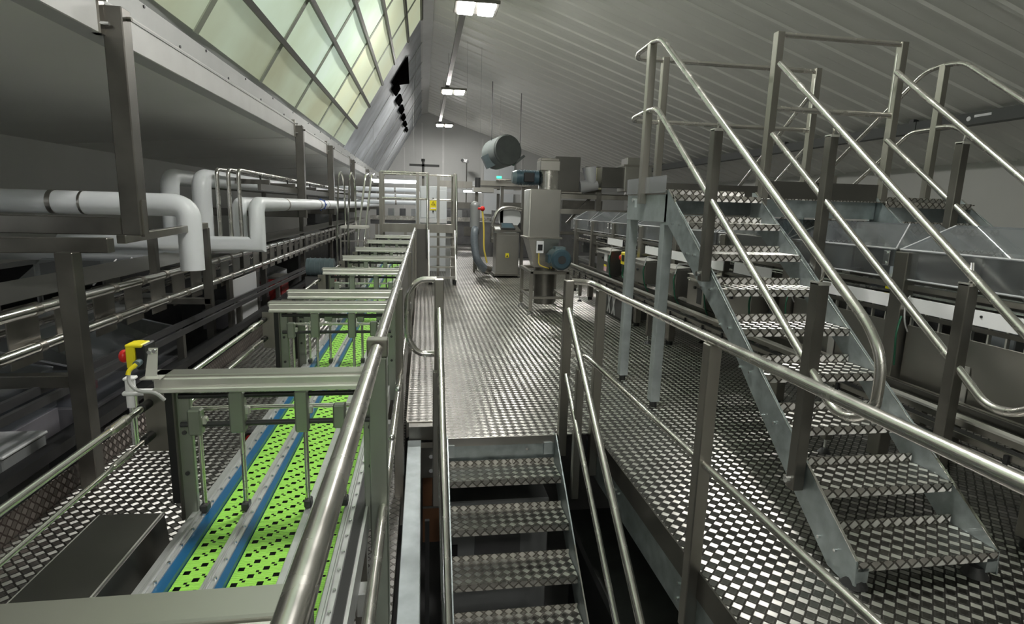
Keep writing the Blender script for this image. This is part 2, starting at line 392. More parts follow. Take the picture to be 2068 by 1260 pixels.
# ---- raised deck of tread plate sheets
dk = MB().box(-.10, 1.2, 4.0, YF, -.11, -.006).box(1.25, 7.5, YB, YF, -.11, -.006)
dk = struct(dk.build('floor', 'steel_dark'), 'raised walkway deck of aluminium tread plate')
def plate(x0, x1, y0, y1, z=0., parent=dk, t=.006):
    g = .0007
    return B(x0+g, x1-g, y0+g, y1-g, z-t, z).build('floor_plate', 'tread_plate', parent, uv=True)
for x0, x1, ys in ((-.115, .145, (4.1, 4.8, 7.63, 10.5, 13.4, 16.3, 19.2, 22, 27, 32)), (.145, 1.24, (3.76, 4.79, 7.63, 10.5, 13.4, 16.3, 19.2, 22, 27, 32)),
                   (1.24, 1.66, (-7, -4, -1, 2.05, 4.9, 7.6, 10.5, 13.4, 16.3, 19.2, 22, 27, 32)), (1.66, 2.66, (-7, -4.2, -1.8, .6, 3.0, 5.4, 7.8, 10.2, 12.6, 15, 19, 23, 27, 32)),
                   (2.66, 3.66, (-7, -4, -1.6, .8, 3.2, 5.6, 8.0, 10.4, 12.8, 16, 20, 26, 32)), (3.66, 5.2, (-7, -3, 0, 3, 6, 9, 12, 16, 20, 26, 32)), (5.2, 7.5, (-7, -3, 0, 3, 6, 9, 12, 16, 20, 26, 32))):
    for a, b_ in zip(ys, ys[1:]): plate(x0, x1, a, b_)
B(-.115, .165, 4.085, 4.1, -.115, 0).build('deck_edge', 'steel', dk)
B(-.121, -.113, 4.1, YF, -.13, .003).build('deck_edge', 'steel', dk)
B(.17, .95, 3.752, 3.762, -.06, 0).build('deck_edge', 'sheet', dk)
B(1.232, 1.242, YB, 3.9, -.13, .003).build('deck_edge', 'steel_dark', dk)
# ---- left catwalk
cw = struct(B(-2.2, -.14, YB, YF, CZ-.1, CZ-.008).build('floor', 'steel_dark'), 'lower catwalk of tread plate beside the green conveyor')
for x0, x1 in ((-2.2, -1.2), (-1.2, -.14)):
    ys = [YB, -4.5, -2, .3, 2.6, 4.9, 7.2, 9.5, 11.8, 14.1, 18, 22, 27, YF]
    for a, b_ in zip(ys, ys[1:]): plate(x0, x1, a, b_, CZ, cw)
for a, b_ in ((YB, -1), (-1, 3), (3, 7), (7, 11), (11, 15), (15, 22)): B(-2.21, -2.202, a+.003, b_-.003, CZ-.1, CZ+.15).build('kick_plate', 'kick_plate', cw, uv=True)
# ================================================================== HALL LIGHTS, SEEN AND ASSUMED
def lamp(y, label):
    t = thing('ceiling_lamp', label, 'lamp', (1.02, y, 5.3), 'four panel ceiling lamps along the ridge')
    x, z = 1.02, 5.3
    B(x-.42, x+.42, y-.36, y+.36, z+.02, z+.09).build('housing', 'steel_dark', t, bev=.01)
    for sx in (-1, 1):
        for sy in (-1, 1):
            cx, cy = x+sx*.2, y+sy*.18
            p = B(cx-.15, cx+.15, cy-.125, cy+.125, z-.012, z+.02).build('led_panel', 'led', t, bev=.02)
    B(x-.26, x-.16, y-.2, y+.2, z+.09, z+.125).build('mounting_bracket', 'steel_dark', t)
    return t
lamp(11.73, 'lit four-panel ceiling lamp nearest the camera, at the top edge of the view')
lamp(20.0, 'lit four-panel ceiling lamp in the middle of the ridge row')
lamp(28.2, 'lit ceiling lamp farthest away, close to the end wall')
lamp(3.4, 'assumed four-panel ceiling lamp just overhead, above the frame')  # unseen lamp, assumed by continuing the ridge row overhead
lamp(-4.9, 'assumed four-panel ceiling lamp behind the photographer')  # also unseen: row assumed to go on behind the camera
ch = thing('lamp_channel', 'dark grey cable channel running along the ridge lamps', 'channel', (.8, 20, 5.45))
for a, b_ in ((YB, 4), (4, 12), (12, 17.4), (17.4, 24), (24, 29.8)): B(.75, .87, a, b_-.01, 5.42, 5.5).build('channel_length', 'steel_dark', ch)
for y in (6, 10, 15, 19, 23, 27): MB().cyl((.81, y, 5.5), (.81, y, rz(.81)), .005, 6).build('hanging_rod', 'steel_dark', ch)
# grey cable duct under the right roof
cd = thing('cable_duct', 'long dark grey cable duct clipped under the right roof slope', 'duct', (9.4, 14, 3.3))
for a in range(-6, 30, 4):
    B(9.3, 9.5, a, a+3.98, 3.22, 3.42).build('duct_length', 'duct_grey', cd)
    MB().box(9.34, 9.46, a+.1, a+.2, 3.42, rz(9.4)).build('clip', 'dark_plastic', cd)
MB().cyl((9.29, 8.9, 3.32), (9.3, 8.9, 3.32), .04, 14).build('round_socket', 'label_white', cd)
B(9.292, 9.3, 8.5, 8.8, 3.33, 3.37).build('label', 'label_white', cd)
# ================================================================== LEFT: hangers, pipes, overhead bottle conveyor
def hanger(y, label, arm=1.9, drop=True):
    t = thing('hanger_bracket', label, 'bracket', (-2, y, 1.36), 'square steel hangers under the fascia beam')
    B(-2.0, -1.88, y-.06, y+.06, 1.34, 2.78).build('post', 'steel_dark', t, bev=.006)
    B(-2.0-arm, -2.002, y-.058, y+.058, 1.341, 1.459).build('arm', 'steel_dark', t, bev=.006)
    f = B(-2.045, -1.985, y-.11, y-.045, 2.60, 2.86).build('flange', 'steel', t)
    for z in (2.66, 2.8): MB().cyl((-1.99, y-.1, z), (-1.94, y-.1, z), .012, 8).build('bolt', 'bolt', f)
    MB().cyl((-1.9, y, 2.72), (-1.85, y, 2.72), .014, 8).build('bolt', 'steel_dark', t)
    B(-1.895, -1.872, y-.03, y+.03, 1.33, 1.58).build('gusset', 'steel', t)
    return t
hanger(4.27, 'nearest dark steel hanger under the fascia beam, full height at far left')
hanger(9.85, 'second steel hanger from the left, over the white pipe elbows', 1.4)
hanger(12.95, 'third steel hanger from the left under the fascia beam', 1.4)
hanger(16.9, 'fourth steel hanger from the left under the fascia beam', 1.4)
hanger(21.3, 'fifth small steel hanger near the step ladder rails', 1.4)
hanger(26.5, 'farthest small steel hanger near the end wall', 1.4)
# support frame of the bottle conveyor, below the first hanger
t = thing('tube_trestle', 'square steel tube frame carrying the twin-tube conveyor, left foreground', 'frame', (-2.2, 4, 0))
MB().beam((-3.9, 3.86, 1.27), (-1.9, 3.86, 1.30), .08, .09).build('cross_rail', 'steel_dark', t, bev=.005)
B(-2.16, -2.06, 3.74, 3.84, GZ, 1.26).build('post', 'steel_dark', t, bev=.005)
B(-2.95, -2.85, 3.74, 3.84, GZ, 1.26).build('post', 'steel_dark', t, bev=.005)
B(-2.85, -2.162, 3.75, 3.83, .42, .50).build('cross_rail', 'steel_dark', t, bev=.005)
MB().beam((-2.1, 4.4, 1.30), (-2.1, 6.0, 1.34), .06, .06).build('side_rail', 'steel', t, bev=.004)
B(-2.13, -2.06, 5.93, 6.0, .56, 1.32).build('drop_post', 'steel_dark', t, bev=.004)
MB().beam((-2.9, 5.96, .6), (-2.07, 5.96, .6), .06, .06).build('cross_rail', 'steel_dark', t, bev=.004)
B(-2.33, -2.27, 5.3, 5.37, .95, 1.33).build('drop_post', 'steel_dark', t, bev=.004)
t = thing('bottle_conveyor', 'overhead conveyor of twin polished tubes with steel side plates', 'conveyor', (-2.4, 3, .6))
for z in (.886, .648): MB().cyl((-2.4, 1.5, z), (-2.4, 26, z), .036, 16).build('guide_tube', 'tube_bright', t)
for z in (.886, .648): MB().cyl((-2.85, 1.5, z), (-2.85, 26, z), .03, 12).build('guide_tube', 'tube', t)
y = 1.9; k = 0
while y < 24:
    B(-2.452, -2.444, y-.02, y+.27, .54, .92).build('side_plate', 'steel', t)
    for z in (.886, .648): MB().cyl((-2.4, y+.14, z), (-2.4, y+.20, z), .041, 14).build('tube_clip', 'steel', t)
    y += .46 if y < 12 else .6; k += 1
MB().slab([(-2.42, 1.5, .955), (-2.86, 1.5, .99), (-2.86, 26, .99), (-2.42, 26, .955)], -.004).build('cover_strip', 'sheet', t)
for y in (9.6, 12.7, 16.6, 20.5): B(-2.58, -2.5, y, y+.08, -.25 if y > 9 else GZ, 1.34).build('post', 'steel_dark', t)
for y in (7.2, 8.6): B(-2.58, -2.5, y, y+.08, GZ, .9).build('post', 'steel_dark', t)
# white insulated pipes and three steel pipes
def pipe(name, label, cat, pts, r, m, fil, grp=None, rings=()):
    t = thing(name, label, cat, pts[0], grp); (T(pts, r, n=20, fil=fil, seg=7) if fil else MB().mitre(pts, r)).build('pipe_run', m, t)
    for p, q in rings: MB().cyl(p, q, r*1.04, 20).build('pipe_band', 'steel', t)
    return t
pipe('insulated_pipe', 'thick white insulated pipe running level across the left edge', 'pipe', [(-5.45, 5.6, 1.535), (-2.09, 5.6, 1.535), (-2.09, 5.6, .95)], .10, 'pipe_white', .14, 'white insulated pipes', [((-3.2, 5.6, 1.535), (-3.16, 5.6, 1.535)), ((-2.95, 5.6, 1.535), (-2.93, 5.6, 1.535))])
pipe('insulated_pipe', 'white insulated pipe dropping behind the three thin steel pipes', 'pipe', [(-2.46, 24, 1.83), (-2.46, 7, 1.83), (-2.46, 7, .98), (-4.6, 7, .98)], .10, 'pipe_white', .16, 'white insulated pipes')
pipe('insulated_pipe', 'white insulated pipe rising at far left behind the level pipe', 'pipe', [(-2.95, 20, 1.84), (-2.95, 7.4, 1.84), (-2.95, 7.4, .9)], .10, 'pipe_white', .16, 'white insulated pipes')
pipe('insulated_pipe', 'front white pipe with square lower elbow and blue clamp ring', 'pipe', [(-1.86, 26, 1.55), (-1.86, 7.0, 1.55), (-1.86, 6.94, 1.53), (-1.86, 6.9, 1.48), (-1.86, 6.9, 1.10), (-3.9, 6.9, 1.10)], .085, 'pipe_white', 0, 'white insulated pipes',
     [((-1.86, 8.2, 1.55), (-1.86, 8.26, 1.55)), ((-1.86, 10.7, 1.55), (-1.86, 10.8, 1.55)), ((-1.86, 11.6, 1.55), (-1.86, 11.66, 1.55))])
pipe('insulated_pipe', 'second white pipe elbow standing behind the front white elbow', 'pipe', [(-2.12, 25, 1.55), (-2.12, 7.15, 1.55), (-2.12, 7.15, 1.05), (-3.6, 7.15, 1.05)], .08, 'pipe_white', .11, 'white insulated pipes')
t = thing('clamp_ring', 'blue serrated clamp ring around the white pipe', 'clamp', (-1.86, 11.1, 1.55)); MB().cyl((-1.86, 11.06, 1.55), (-1.86, 11.14, 1.55), .095, 16).build('ring', 'blue', t)
for i in range(8): a = i*math.pi/4; MB().cbox((-1.86+.1*math.cos(a), 11.1, 1.55+.1*math.sin(a)), (.02, .05, .02)).build('tooth', 'blue', t)
for i, (x, s) in enumerate(((-2.29, 'left'), (-2.17, 'middle'), (-2.06, 'right'))):
    pipe('steel_pipe', f'{s} one of three thin steel pipes bending down beside the white elbows', 'pipe', [(x, 24, 1.93-.0*i), (x, 7, 1.93), (x, 7, 1.04), (-4.2, 7-.02*i, 1.0-.03*i)], .022, 'tube', .08, 'three thin steel pipes')
t = thing('pipe_rack', 'steel channel rack holding the thin pipes above the white pipe', 'rack', (-2.3, 12, 1.7))
for y in (7.9, 9.4, 11.2, 13.5, 16): B(-2.75, -1.95, y-.03, y+.03, 1.80, 1.86).build('rung', 'steel_dark', t); MB().cyl((-2.06, y, 1.86), (-2.06, y, 1.92), .012, 6).build('clip', 'dark_plastic', t)
for x in (-2.7, -2.0): B(x-.02, x+.02, 7.6, 20, 1.72, 1.80).build('rail', 'steel_dark', t)
for y in (7.7, 10.4, 14): B(-2.7, -2.64, y-.03, y+.03, 1.46, 1.8).build('leg', 'steel_dark', t)
# ---- lower machines left of the catwalk
t = thing('machine_rail', 'long black double rail along the sunken machines at left', 'rail', (-2.3, 5, 0))
for x, z in ((-2.34, .46), (-2.30, .40)): MB().beam((x, 1.5, z-.02), (x, 14, z-.20), .03, .05).build('rail_bar', 'dark_plastic', t)
for y in (2.6, 4.2, 5.8, 7.6, 9.6, 12): B(-2.36, -2.30, y, y+.06, -.9, .42-.014*y).build('post', 'steel_dark', t)
t = thing('machine_guide', 'black chain guide beams beside the lower machines', 'guide', (-2.4, 3, -.1))
for k in range(4): MB().beam((-2.28-.10*k, -1, .02-.05*k), (-2.28-.10*k, 16, .02-.05*k), .06, .07).build('guide_beam', 'black', t)
for y in (1, 3, 5, 7, 9, 12): B(-2.66, -2.24, y, y+.1, -.5, -.2).build('bracket', 'dark_machine', t)
def cabinet_box(name, label, cat, b, m, lid=None):
    t = thing(name, label, cat, (b[0], b[2], b[4])); B(*b).build('body', m, t, bev=.008)
    if lid: B(b[0]-.01, b[1]+.01, b[2]-.01, b[3]+.01, b[5], b[5]+.02).build('lid', lid, t, bev=.006)
    MB().cyl((b[1], (b[2]+b[3])/2, b[4]+.06), (b[1]+.012, (b[2]+b[3])/2, b[4]+.06), .02, 10).build('knob', 'bolt', t); return t
cabinet_box('motor_box', 'grey steel motor box with pale lid left of the catwalk', 'box', (-2.85, -2.45, 3.55, 3.95, -.45, .05), 'grey_machine', 'panel_white')
cabinet_box('motor_box', 'small grey junction box low at the left edge', 'box', (-3.0, -2.7, 3.1, 3.3, -.4, -.12), 'steel_dark', 'sheet')
cabinet_box('drive_cabinet', 'grey machine body with angled plate behind the tube conveyor', 'machine', (-4.4, -3.4, 6.2, 8.6, GZ, .25), 'dark_machine', 'grey_machine')
cabinet_box('drive_cabinet', 'dark packing machine far left behind the frame', 'machine', (-5.2, -4.0, 3.4, 5.2, GZ, .2), 'dark_machine', 'dark_plastic')
cabinet_box('drive_cabinet', 'dark machine body under the white pipe run', 'machine', (-4.6, -3.3, 9.5, 13, GZ, .55), 'dark_machine', 'grey_machine')
cabinet_box('drive_cabinet', 'far dark machine below the twin tubes near the step ladder', 'machine', (-4.2, -3.0, 14.5, 19, GZ, .7), 'dark_machine', 'grey_machine')
t = thing('machine_plate', 'slanted bare metal plate with round holes behind the tube conveyor', 'plate', (-3.1, 5.6, .1))
MB().slab([(-3.3, 5.2, .42), (-2.75, 5.2, .12), (-2.75, 6.3, .12), (-3.3, 6.3, .42)], .01).build('plate', 'sheet', t)
for y in (5.45, 6.05): MB().cyl((-2.9, y, .205), (-2.89, y, .225), .05, 14).build('hole_ring', 'black', t)
def cover(label, x0, x1, y0, y1, z):
    t = thing('machine_cover', label, 'cover', (x0, y0, z-.3), 'clear plastic covers on the lower machines')
    MB().slab([(x0, y0, z-.12), (x1, y0, z-.3), (x1, y1, z-.3), (x0, y1, z-.12)], .006).build('top_pane', 'clear_hood', t)
    B(x1-.006, x1, y0, y1, z-.6, z-.3).build('side_pane', 'clear_hood', t)
    B(x0, x1, y0, y0+.006, z-.6, z-.3).build('end_pane', 'clear_hood', t)
    for yy in (y0, y1): MB().beam((x0, yy, z-.12), (x1, yy, z-.3), .012, .012).build('edge_strip', 'clear_edge', t)
    B(x0, x1, y0, y1, z-.9, z-.62).build('bed', 'bed_grey', t)
    for k in range(5): MB().cbox((x0+.25+.1*(k % 2), y0+.2+k*(y1-y0-.4)/4, z-.56), (.22, .12, .12)).build('carrier', ('steel', 'red_dark', 'grey_machine')[k % 3], t)
cover('nearest clear plastic machine cover at the left edge below the tubes', -3.9, -2.75, 2.6, 4.6, .62)
cover('clear plastic machine cover behind the emergency stop box', -3.3, -2.6, 4.75, 6.4, .55)
cover('far clear plastic machine cover below the white pipe elbows', -3.2, -2.6, 8.8, 11.5, .6)
t = thing('access_hatch', 'blank white panel hanging behind the tube conveyor', 'panel', (-2.36, 8.2, -.17)); B(-2.42, -2.40, 7.65, 8.72, -.2, .58).build('board', 'panel_white', t, bev=.004)
B(-2.43, -2.39, 7.5, 7.64, -.3, .62).build('side_post', 'steel_dark', t); B(-2.43, -2.39, 8.73, 8.83, -.3, .56).build('side_post', 'steel_dark', t)
t = thing('crate', 'red plastic crate behind the second gantry', 'crate', (-2.5, 10.5, -.2)); B(-2.62, -2.4, 10.2, 10.7, -.2, .28).build('body', 'red_dark', t, bev=.01); B(-2.64, -2.38, 10.18, 10.72, .28, .31).build('rim', 'steel', t)
t = thing('crate', 'dark red crate end farther along the catwalk', 'crate', (-1.9, 11.8, CZ)); B(-2.1, -1.8, 11.8, 12.3, CZ, .2).build('body', 'red_dark', t, bev=.01); B(-2.12, -1.78, 11.78, 12.32, .2, .23).build('rim', 'steel', t)
t = thing('pump_unit', 'pale blue pump motor beside the catwalk in the middle distance', 'motor', (-1.75, 10, CZ))
B(-1.95, -1.55, 9.9, 10.3, CZ, .35).build('base', 'dark_machine', t); MB().cyl((-1.95, 10.1, .5), (-1.5, 10.1, .5), .15, 18).build('motor_body', 'motor_pale', t)
for k in range(5): MB().cyl((-1.9+.08*k, 10.1, .5), (-1.88+.08*k, 10.1, .5), .16, 18).build('fin', 'motor_pale', t)
t = thing('window_frame', 'row of dark lit windows in a partition at far left', 'window', (-5.4, 6, 0))
for k in range(3):
    y = 8.2+k*.85; B(-5.49, -5.44, y, y+.75, .08, .62).build('pane', 'black', t)
    for a in (y-.06, y+.75): B(-5.49, -5.42, a, a+.06, .02, .68).build('frame_bar', 'panel_white', t)
    B(-5.49, -5.42, y, y+.75, .02, .08).build('frame_bar', 'panel_white', t); B(-5.49, -5.42, y, y+.75, .62, .68).build('frame_bar', 'panel_white', t)
t = thing('monitor', 'small dark monitor with a blue glow behind the support frame', 'monitor', (-4.6, 6.4, .5)); B(-4.7, -4.3, 6.4, 6.46, .95, 1.2).build('case', 'black', t); B(-4.55, -4.5, 6.395, 6.4, 1.06, 1.1).build('screen', 'screen_blue', t); B(-4.52, -4.48, 6.42, 6.46, .25, .95).build('stand', 'dark_plastic', t)
t = thing('glass_guard', 'tilted clear guard pane with bright edges behind the support frame', 'guard', (-3.2, 6.4, .7))
MB().slab([(-3.2, 6.1, .73), (-3.2, 6.57, .94), (-3.9, 6.57, .94), (-3.9, 6.1, .73)], .006).build('pane', 'clear_hood', t)
for a, b_ in (((-3.2, 6.1, .73), (-3.2, 6.57, .94)), ((-3.2, 6.70, .81), (-3.2, 6.9, .93)), ((-3.15, 4.7, .30), (-2.9, 5.6, .52))): MB().cyl(a, b_, .008, 8).build('edge_strip', 'label_white', t)
# ================================================================== GREEN BELT CONVEYOR
BZ = .57
cv = thing('belt_conveyor', 'long conveyor with perforated green belts, blue strips and grey guide rails', 'conveyor', (-.45, 2, CZ))
Y0, Y1 = -.3, 11.4
def lane(x0, x1):
    c = .0085; nx = max(4, round((x1-x0)/c)); cw_ = (x1-x0)/nx; m = MB(); ny = int((10.4-Y0)/c)
    vid = {}
    def vx(i, j):
        if (i, j) not in vid: vid[(i, j)] = len(m.v); m.v.append((x0+i*cw_, Y0+j*c, BZ))
        return vid[(i, j)]
    for j in range(ny):
        r = j % 8
        for i in range(nx):
            q = i % 8
            hole = (r in (0, 1) and q in (1, 2)) or (r in (4, 5) and q in (5, 6)) or (r == 2 and q in (4,)) or (r == 6 and q == 0) or (r == 3 and q == 3) or (r == 7 and q == 7)
            if i in (0, nx-1): hole = False
            if not hole: m.f.append((vx(i, j), vx(i+1, j), vx(i+1, j+1), vx(i, j+1)))
    o = m.build('belt', 'belt_green', cv); return o
for x0, x1 in ((-.668, -.581), (-.524, -.389), (-.313, -.26)): lane(x0, x1)
B(-.70, -.25, Y0, Y1, BZ-.035, BZ-.02).build('belt_bed', 'black', cv)
for k, (x0, x1) in enumerate(((-.728, -.697), (-.581, -.545), (-.389, -.335), (-.26, -.222))):
    g = MB().box(x0, x1, Y0, Y1, BZ-.03, BZ+.022).box((x0+x1)/2-.004, (x0+x1)/2+.004, Y0, Y1, BZ+.022, BZ+.032)
    g = g.build('guide_rail', 'alu_guide', cv, bev=.002)
    for i in range(30):
        y = 1.05+i*.085 if i < 22 else 2.9+(i-22)*.3
        MB().cyl(((x0+x1)/2+.011, y, BZ+.022), ((x0+x1)/2+.011, y, BZ+.028), .0045, 8).build('screw', 'bolt', g)
for x0, x1 in ((-.697, -.670), (-.545, -.526), (-.335, -.315)): B(x0, x1, Y0, Y1, BZ-.02, BZ+.016).build('wear_strip', 'blue_strip', cv)
B(-.222, -.196, Y0, Y1, BZ-.09, BZ+.01).build('chain_guide', 'black', cv)
B(-.196, -.186, Y0, Y1, BZ-.10, BZ-.0).build('side_rail', 'alu_guide', cv)
B(-.75, -.728, Y0, Y1, BZ-.14, BZ+.012).build('side_rail', 'alu_guide', cv)
for y in (.4, 2.15, 4.2, 6.3, 8.4, 10.5):
    for x in (-.70, -.25): B(x-.025, x+.025, y, y+.05, CZ+.05, BZ-.09).build('leg', 'steel_dark', cv); MB().cyl((x, y+.025, CZ), (x, y+.025, CZ+.06), .03, 12, .015).build('foot', 'rubber', cv)
    B(-.72, -.23, y, y+.05, BZ-.16, BZ-.1).build('cross_member', 'steel_dark', cv)
t = thing('drive_motor', 'small black drive motor hanging under the conveyor edge', 'motor', (-.8, 2.75, .3)); B(-.84, -.76, 2.7, 2.85, .28, .5).build('housing', 'dark_plastic', t, bev=.01); MB().cyl((-.8, 2.7, .5), (-.8, 2.66, .5), .03, 12).build('cap', 'black', t); MB().cyl((-.8, 2.66, .5), (-.8, 2.655, .5), .018, 12).build('sticker', 'red', t)
for k, (y, z) in enumerate(((1.55, .38), (2.2, .4), (2.9, .38))):
    t = thing('sensor_bracket', ['nearest', 'middle', 'farthest'][k]+' grey sensor bracket under the right conveyor edge', 'bracket', (-.17, y, z))
    B(-.196, -.15, y, y+.06, z, z+.08).build('block', 'alu_guide', t, bev=.004); MB().cyl((-.165, y+.03, z-.12), (-.165, y+.03, z), .012, 8).build('stem', 'dark_plastic', t); MB().cyl((-.165, y+.03, z-.02), (-.165, y-.03, z-.02), .008, 8).build('pin', 'bolt', t)
# ---- gantries over the belts
def gantry(y, label, bright=True):
    t = thing('guide_gantry', label, 'gantry', (-.5, y, BZ), 'guide gantries across the green conveyor')
    xl, xr = -.83, -.165
    cb = B(xl, xr, y-.03, y+.035, 1.035, 1.058).build('cross_beam', 'sheet', t, bev=.003)
    B(xl+.01, xr, y-.042, y-.03, 1.016, 1.05).build('front_ledge', 'alu', t, bev=.003)
    B(xl+.01, xr, y-.056, y-.042, 1.006, 1.022).build('front_lip', 'alu', t, bev=.003)
    for x in (xl+.075, xr-.01): 
        u = B(x-.022, x+.022, y-.01, y+.012, BZ-.09, 1.035).build('upright', 'green_block', t, bev=.003)
        for z in (.72, .86, .98): MB().cyl((x, y-.011, z), (x, y-.016, z), .007, 8).build('bolt', 'dark_plastic', u)
    B(xl+.028, xl+.05, y-.02, y+.01, .62, 1.03).build('side_track', 'black', t); B(xl+.052, xl+.058, y-.025, y+.01, .56, 1.03).build('side_track', 'steel_dark', t)
    for k, (z, dy, r, m) in enumerate(((.985, -.02, .009, 'black'), (.925, .03, .008, 'tube'), (.89, -.02, .009, 'dark_plastic'))):
        MB().cyl((xl+.07, y+dy, z), (xr-.01, y+dy, z), r, 12).build('cross_rod', m, t)
        MB().cyl((-.5, y+dy, z), (-.44, y+dy, z), r*.8, 12).build('rod_sleeve', 'bolt', t)
    for x, zt, zb, wd in ((-.712, .945, .86, .04), (-.585, 1.0, .865, .046), (-.388, 1.0, .86, .042), (-.27, .95, .87, .04)):
        b = B(x-wd/2, x+wd/2, y-.045, y-.008, zb, zt).build('clamp_block', 'green_block', t, bev=.005)
        B(x+wd/2-.006, x+wd/2+.012, y-.03, y-.01, (zb+zt)/2-.012, (zb+zt)/2+.012).build('clamp_lever', 'alu', b, bev=.003)
        MB().cyl((x+.008, y-.026, BZ+.045), (x+.008, y-.026, zb), .0075, 10).build('drop_rod', 'tube', t)
        f = B(x-.004, x+.02, y-.045, y-.008, BZ+.022, BZ+.05).build('rod_foot', 'dark_plastic', t, bev=.004)
    for z in (.961, .856): MB().cyl((xl-.022, y-.06, z), (xl-.022, y+.03, z), .014, 12).build('tube_holder', 'black', t)
    B(xl-.035, xl+.03, y-.012, y-.004, .80, 1.0).build('end_plate', 'steel', t)
    return t
names = ['nearest guide gantry, its pale beam along the bottom edge', 'second guide gantry, the one carrying the yellow emergency stop', 'third guide gantry across the green conveyor', 'fourth guide gantry, close behind the third one', 'fifth guide gantry across the green conveyor', 'sixth guide gantry across the green conveyor', 'seventh guide gantry across the green conveyor', 'eighth guide gantry, near the crossover platform', 'farthest guide gantry, under the crossover platform']
g0 = gantry(.74, names[0])
for y, nme in zip((1.87, 3.22, 3.66, 4.92, 6.13, 7.33, 8.86, 10.3), names[1:]): copy_tree(g0, None, (-.5, y, BZ), nme)
t = thing('side_tubes', 'pair of thin polished tubes along the left side of the gantries', 'rail', (-.85, 2, .9))
for z, r in ((.961, .010), (.856, .007)):
    MB().cyl((-.852, -.4, z), (-.852, 10.4, z), r, 12).build('tube', 'tube_bright', t)
    for y in (1.72, 3.05, 4.75): MB().cyl((-.852, y-.09, z), (-.852, y, z), r*1.5, 12).build('sleeve', 'tube', t)
# ---- emergency stop on the second gantry
t = thing('emergency_stop', 'yellow emergency stop box with red mushroom button on the second gantry', 'switch', (-.86, 1.86, 1.06))
B(-.898, -.872, 1.84, 1.92, 1.078, 1.152).build('housing', 'yellow', t, bev=.004)
MB().prism([(-.872, 1.152), (-.845, 1.152), (-.845, 1.072), (-.872, 1.072)], 'y', 1.846, 1.92).build('back_plate', 'black', t, bev=.004)
B(-.898, -.85, 1.839, 1.90, 1.145, 1.155).build('housing_top', 'yellow', t, bev=.003)
MB().cyl((-.898, 1.87, 1.112), (-.905, 1.87, 1.112), .015, 14).build('collar', 'yellow', t); b = MB().ball((-.914, 1.87, 1.112), .021, 16, 10, (.75, 1, 1)).build('button', 'red', t)
br = MB().slab([(-.842, 1.83, 1.055), (-.808, 1.83, 1.055), (-.812, 1.86, 1.14), (-.838, 1.86, 1.14)], .003).build('bracket', 'alu', t)
for x, z in ((-.832, 1.13), (-.818, 1.133)): MB().cyl((x, 1.852, z), (x, 1.842, z), .006, 10).build('screw', 'bolt', br)
B(-.845, -.79, 1.80, 1.90, 1.054, 1.058).build('bracket_foot', 'alu', t)
MB().cyl((-.862, 1.846, 1.10), (-.862, 1.825, 1.097), .011, 10).build('cable_gland', 'motor_pale', t)
T([(-.862, 1.826, 1.097), (-.875, 1.81, 1.085), (-.878, 1.80, 1.05), (-.85, 1.79, 1.022), (-.80, 1.79, 1.02), (-.78, 1.8, .99)], .0055, n=8, fil=.03).build('cable', 'cable_grey', t)
T([(-.862, 1.824, 1.097), (-.876, 1.808, 1.083), (-.878, 1.803, 1.07)], .0065, n=8, fil=.01).build('cable_sleeve', 'yellow', t)
t = thing('pneumatic_cylinder', 'white pneumatic cylinder standing below the emergency stop', 'cylinder', (-.99, 1.95, .8)); MB().cyl((-.93, 1.92, .93), (-.93, 1.92, 1.02), .015, 14).build('barrel', 'label_white', t); B(-.946, -.914, 1.905, 1.94, 1.02, 1.03).build('cap', 'label_white', t, bev=.003); MB().cyl((-.93, 1.92, .80), (-.93, 1.92, .93), .010, 12).build('rod', 'bolt', t); B(-.95, -.845, 1.9, 1.94, .971, .985).build('mount', 'label_white', t, bev=.004)
MB().cyl((-.912, 1.91, .9), (-.912, 1.91, 1.0), .005, 8).build('guide_pin', 'tube', t)
# ---- stainless chute at the bottom left
t = thing('steel_chute', 'dark stainless chute box along the left side of the belts', 'chute', (-.95, 1.3, .2))
MB().slab([(-1.115, -.3, .49), (-.91, -.3, .49), (-.91, 2.01, .49), (-1.115, 2.02, .49)], .012).build('top', 'sheet_dark', t)
MB().beam((-.908, -.3, .50), (-.908, 2.01, .50), .006, .012).build('rim', 'alu', t)
MB().slab([(-.91, -.3, .495), (-.91, 2.01, .495), (-.892, 2.01, .30), (-.892, -.3, .30)], -.006).build('right_side', 'chute_side', t)
MB().slab([(-1.115, 2.02, .49), (-.91, 2.01, .49), (-.892, 2.01, .30), (-1.10, 2.02, .30)], .006).build('end', 'sheet_dark', t)
MB().beam((-1.118, -.3, .495), (-1.118, 2.02, .495), .005, .012).build('rim', 'alu', t)
for y in (.2, 1.6): B(-1.0, -.95, y, y+.05, CZ, .36).build('leg', 'steel_dark', t)
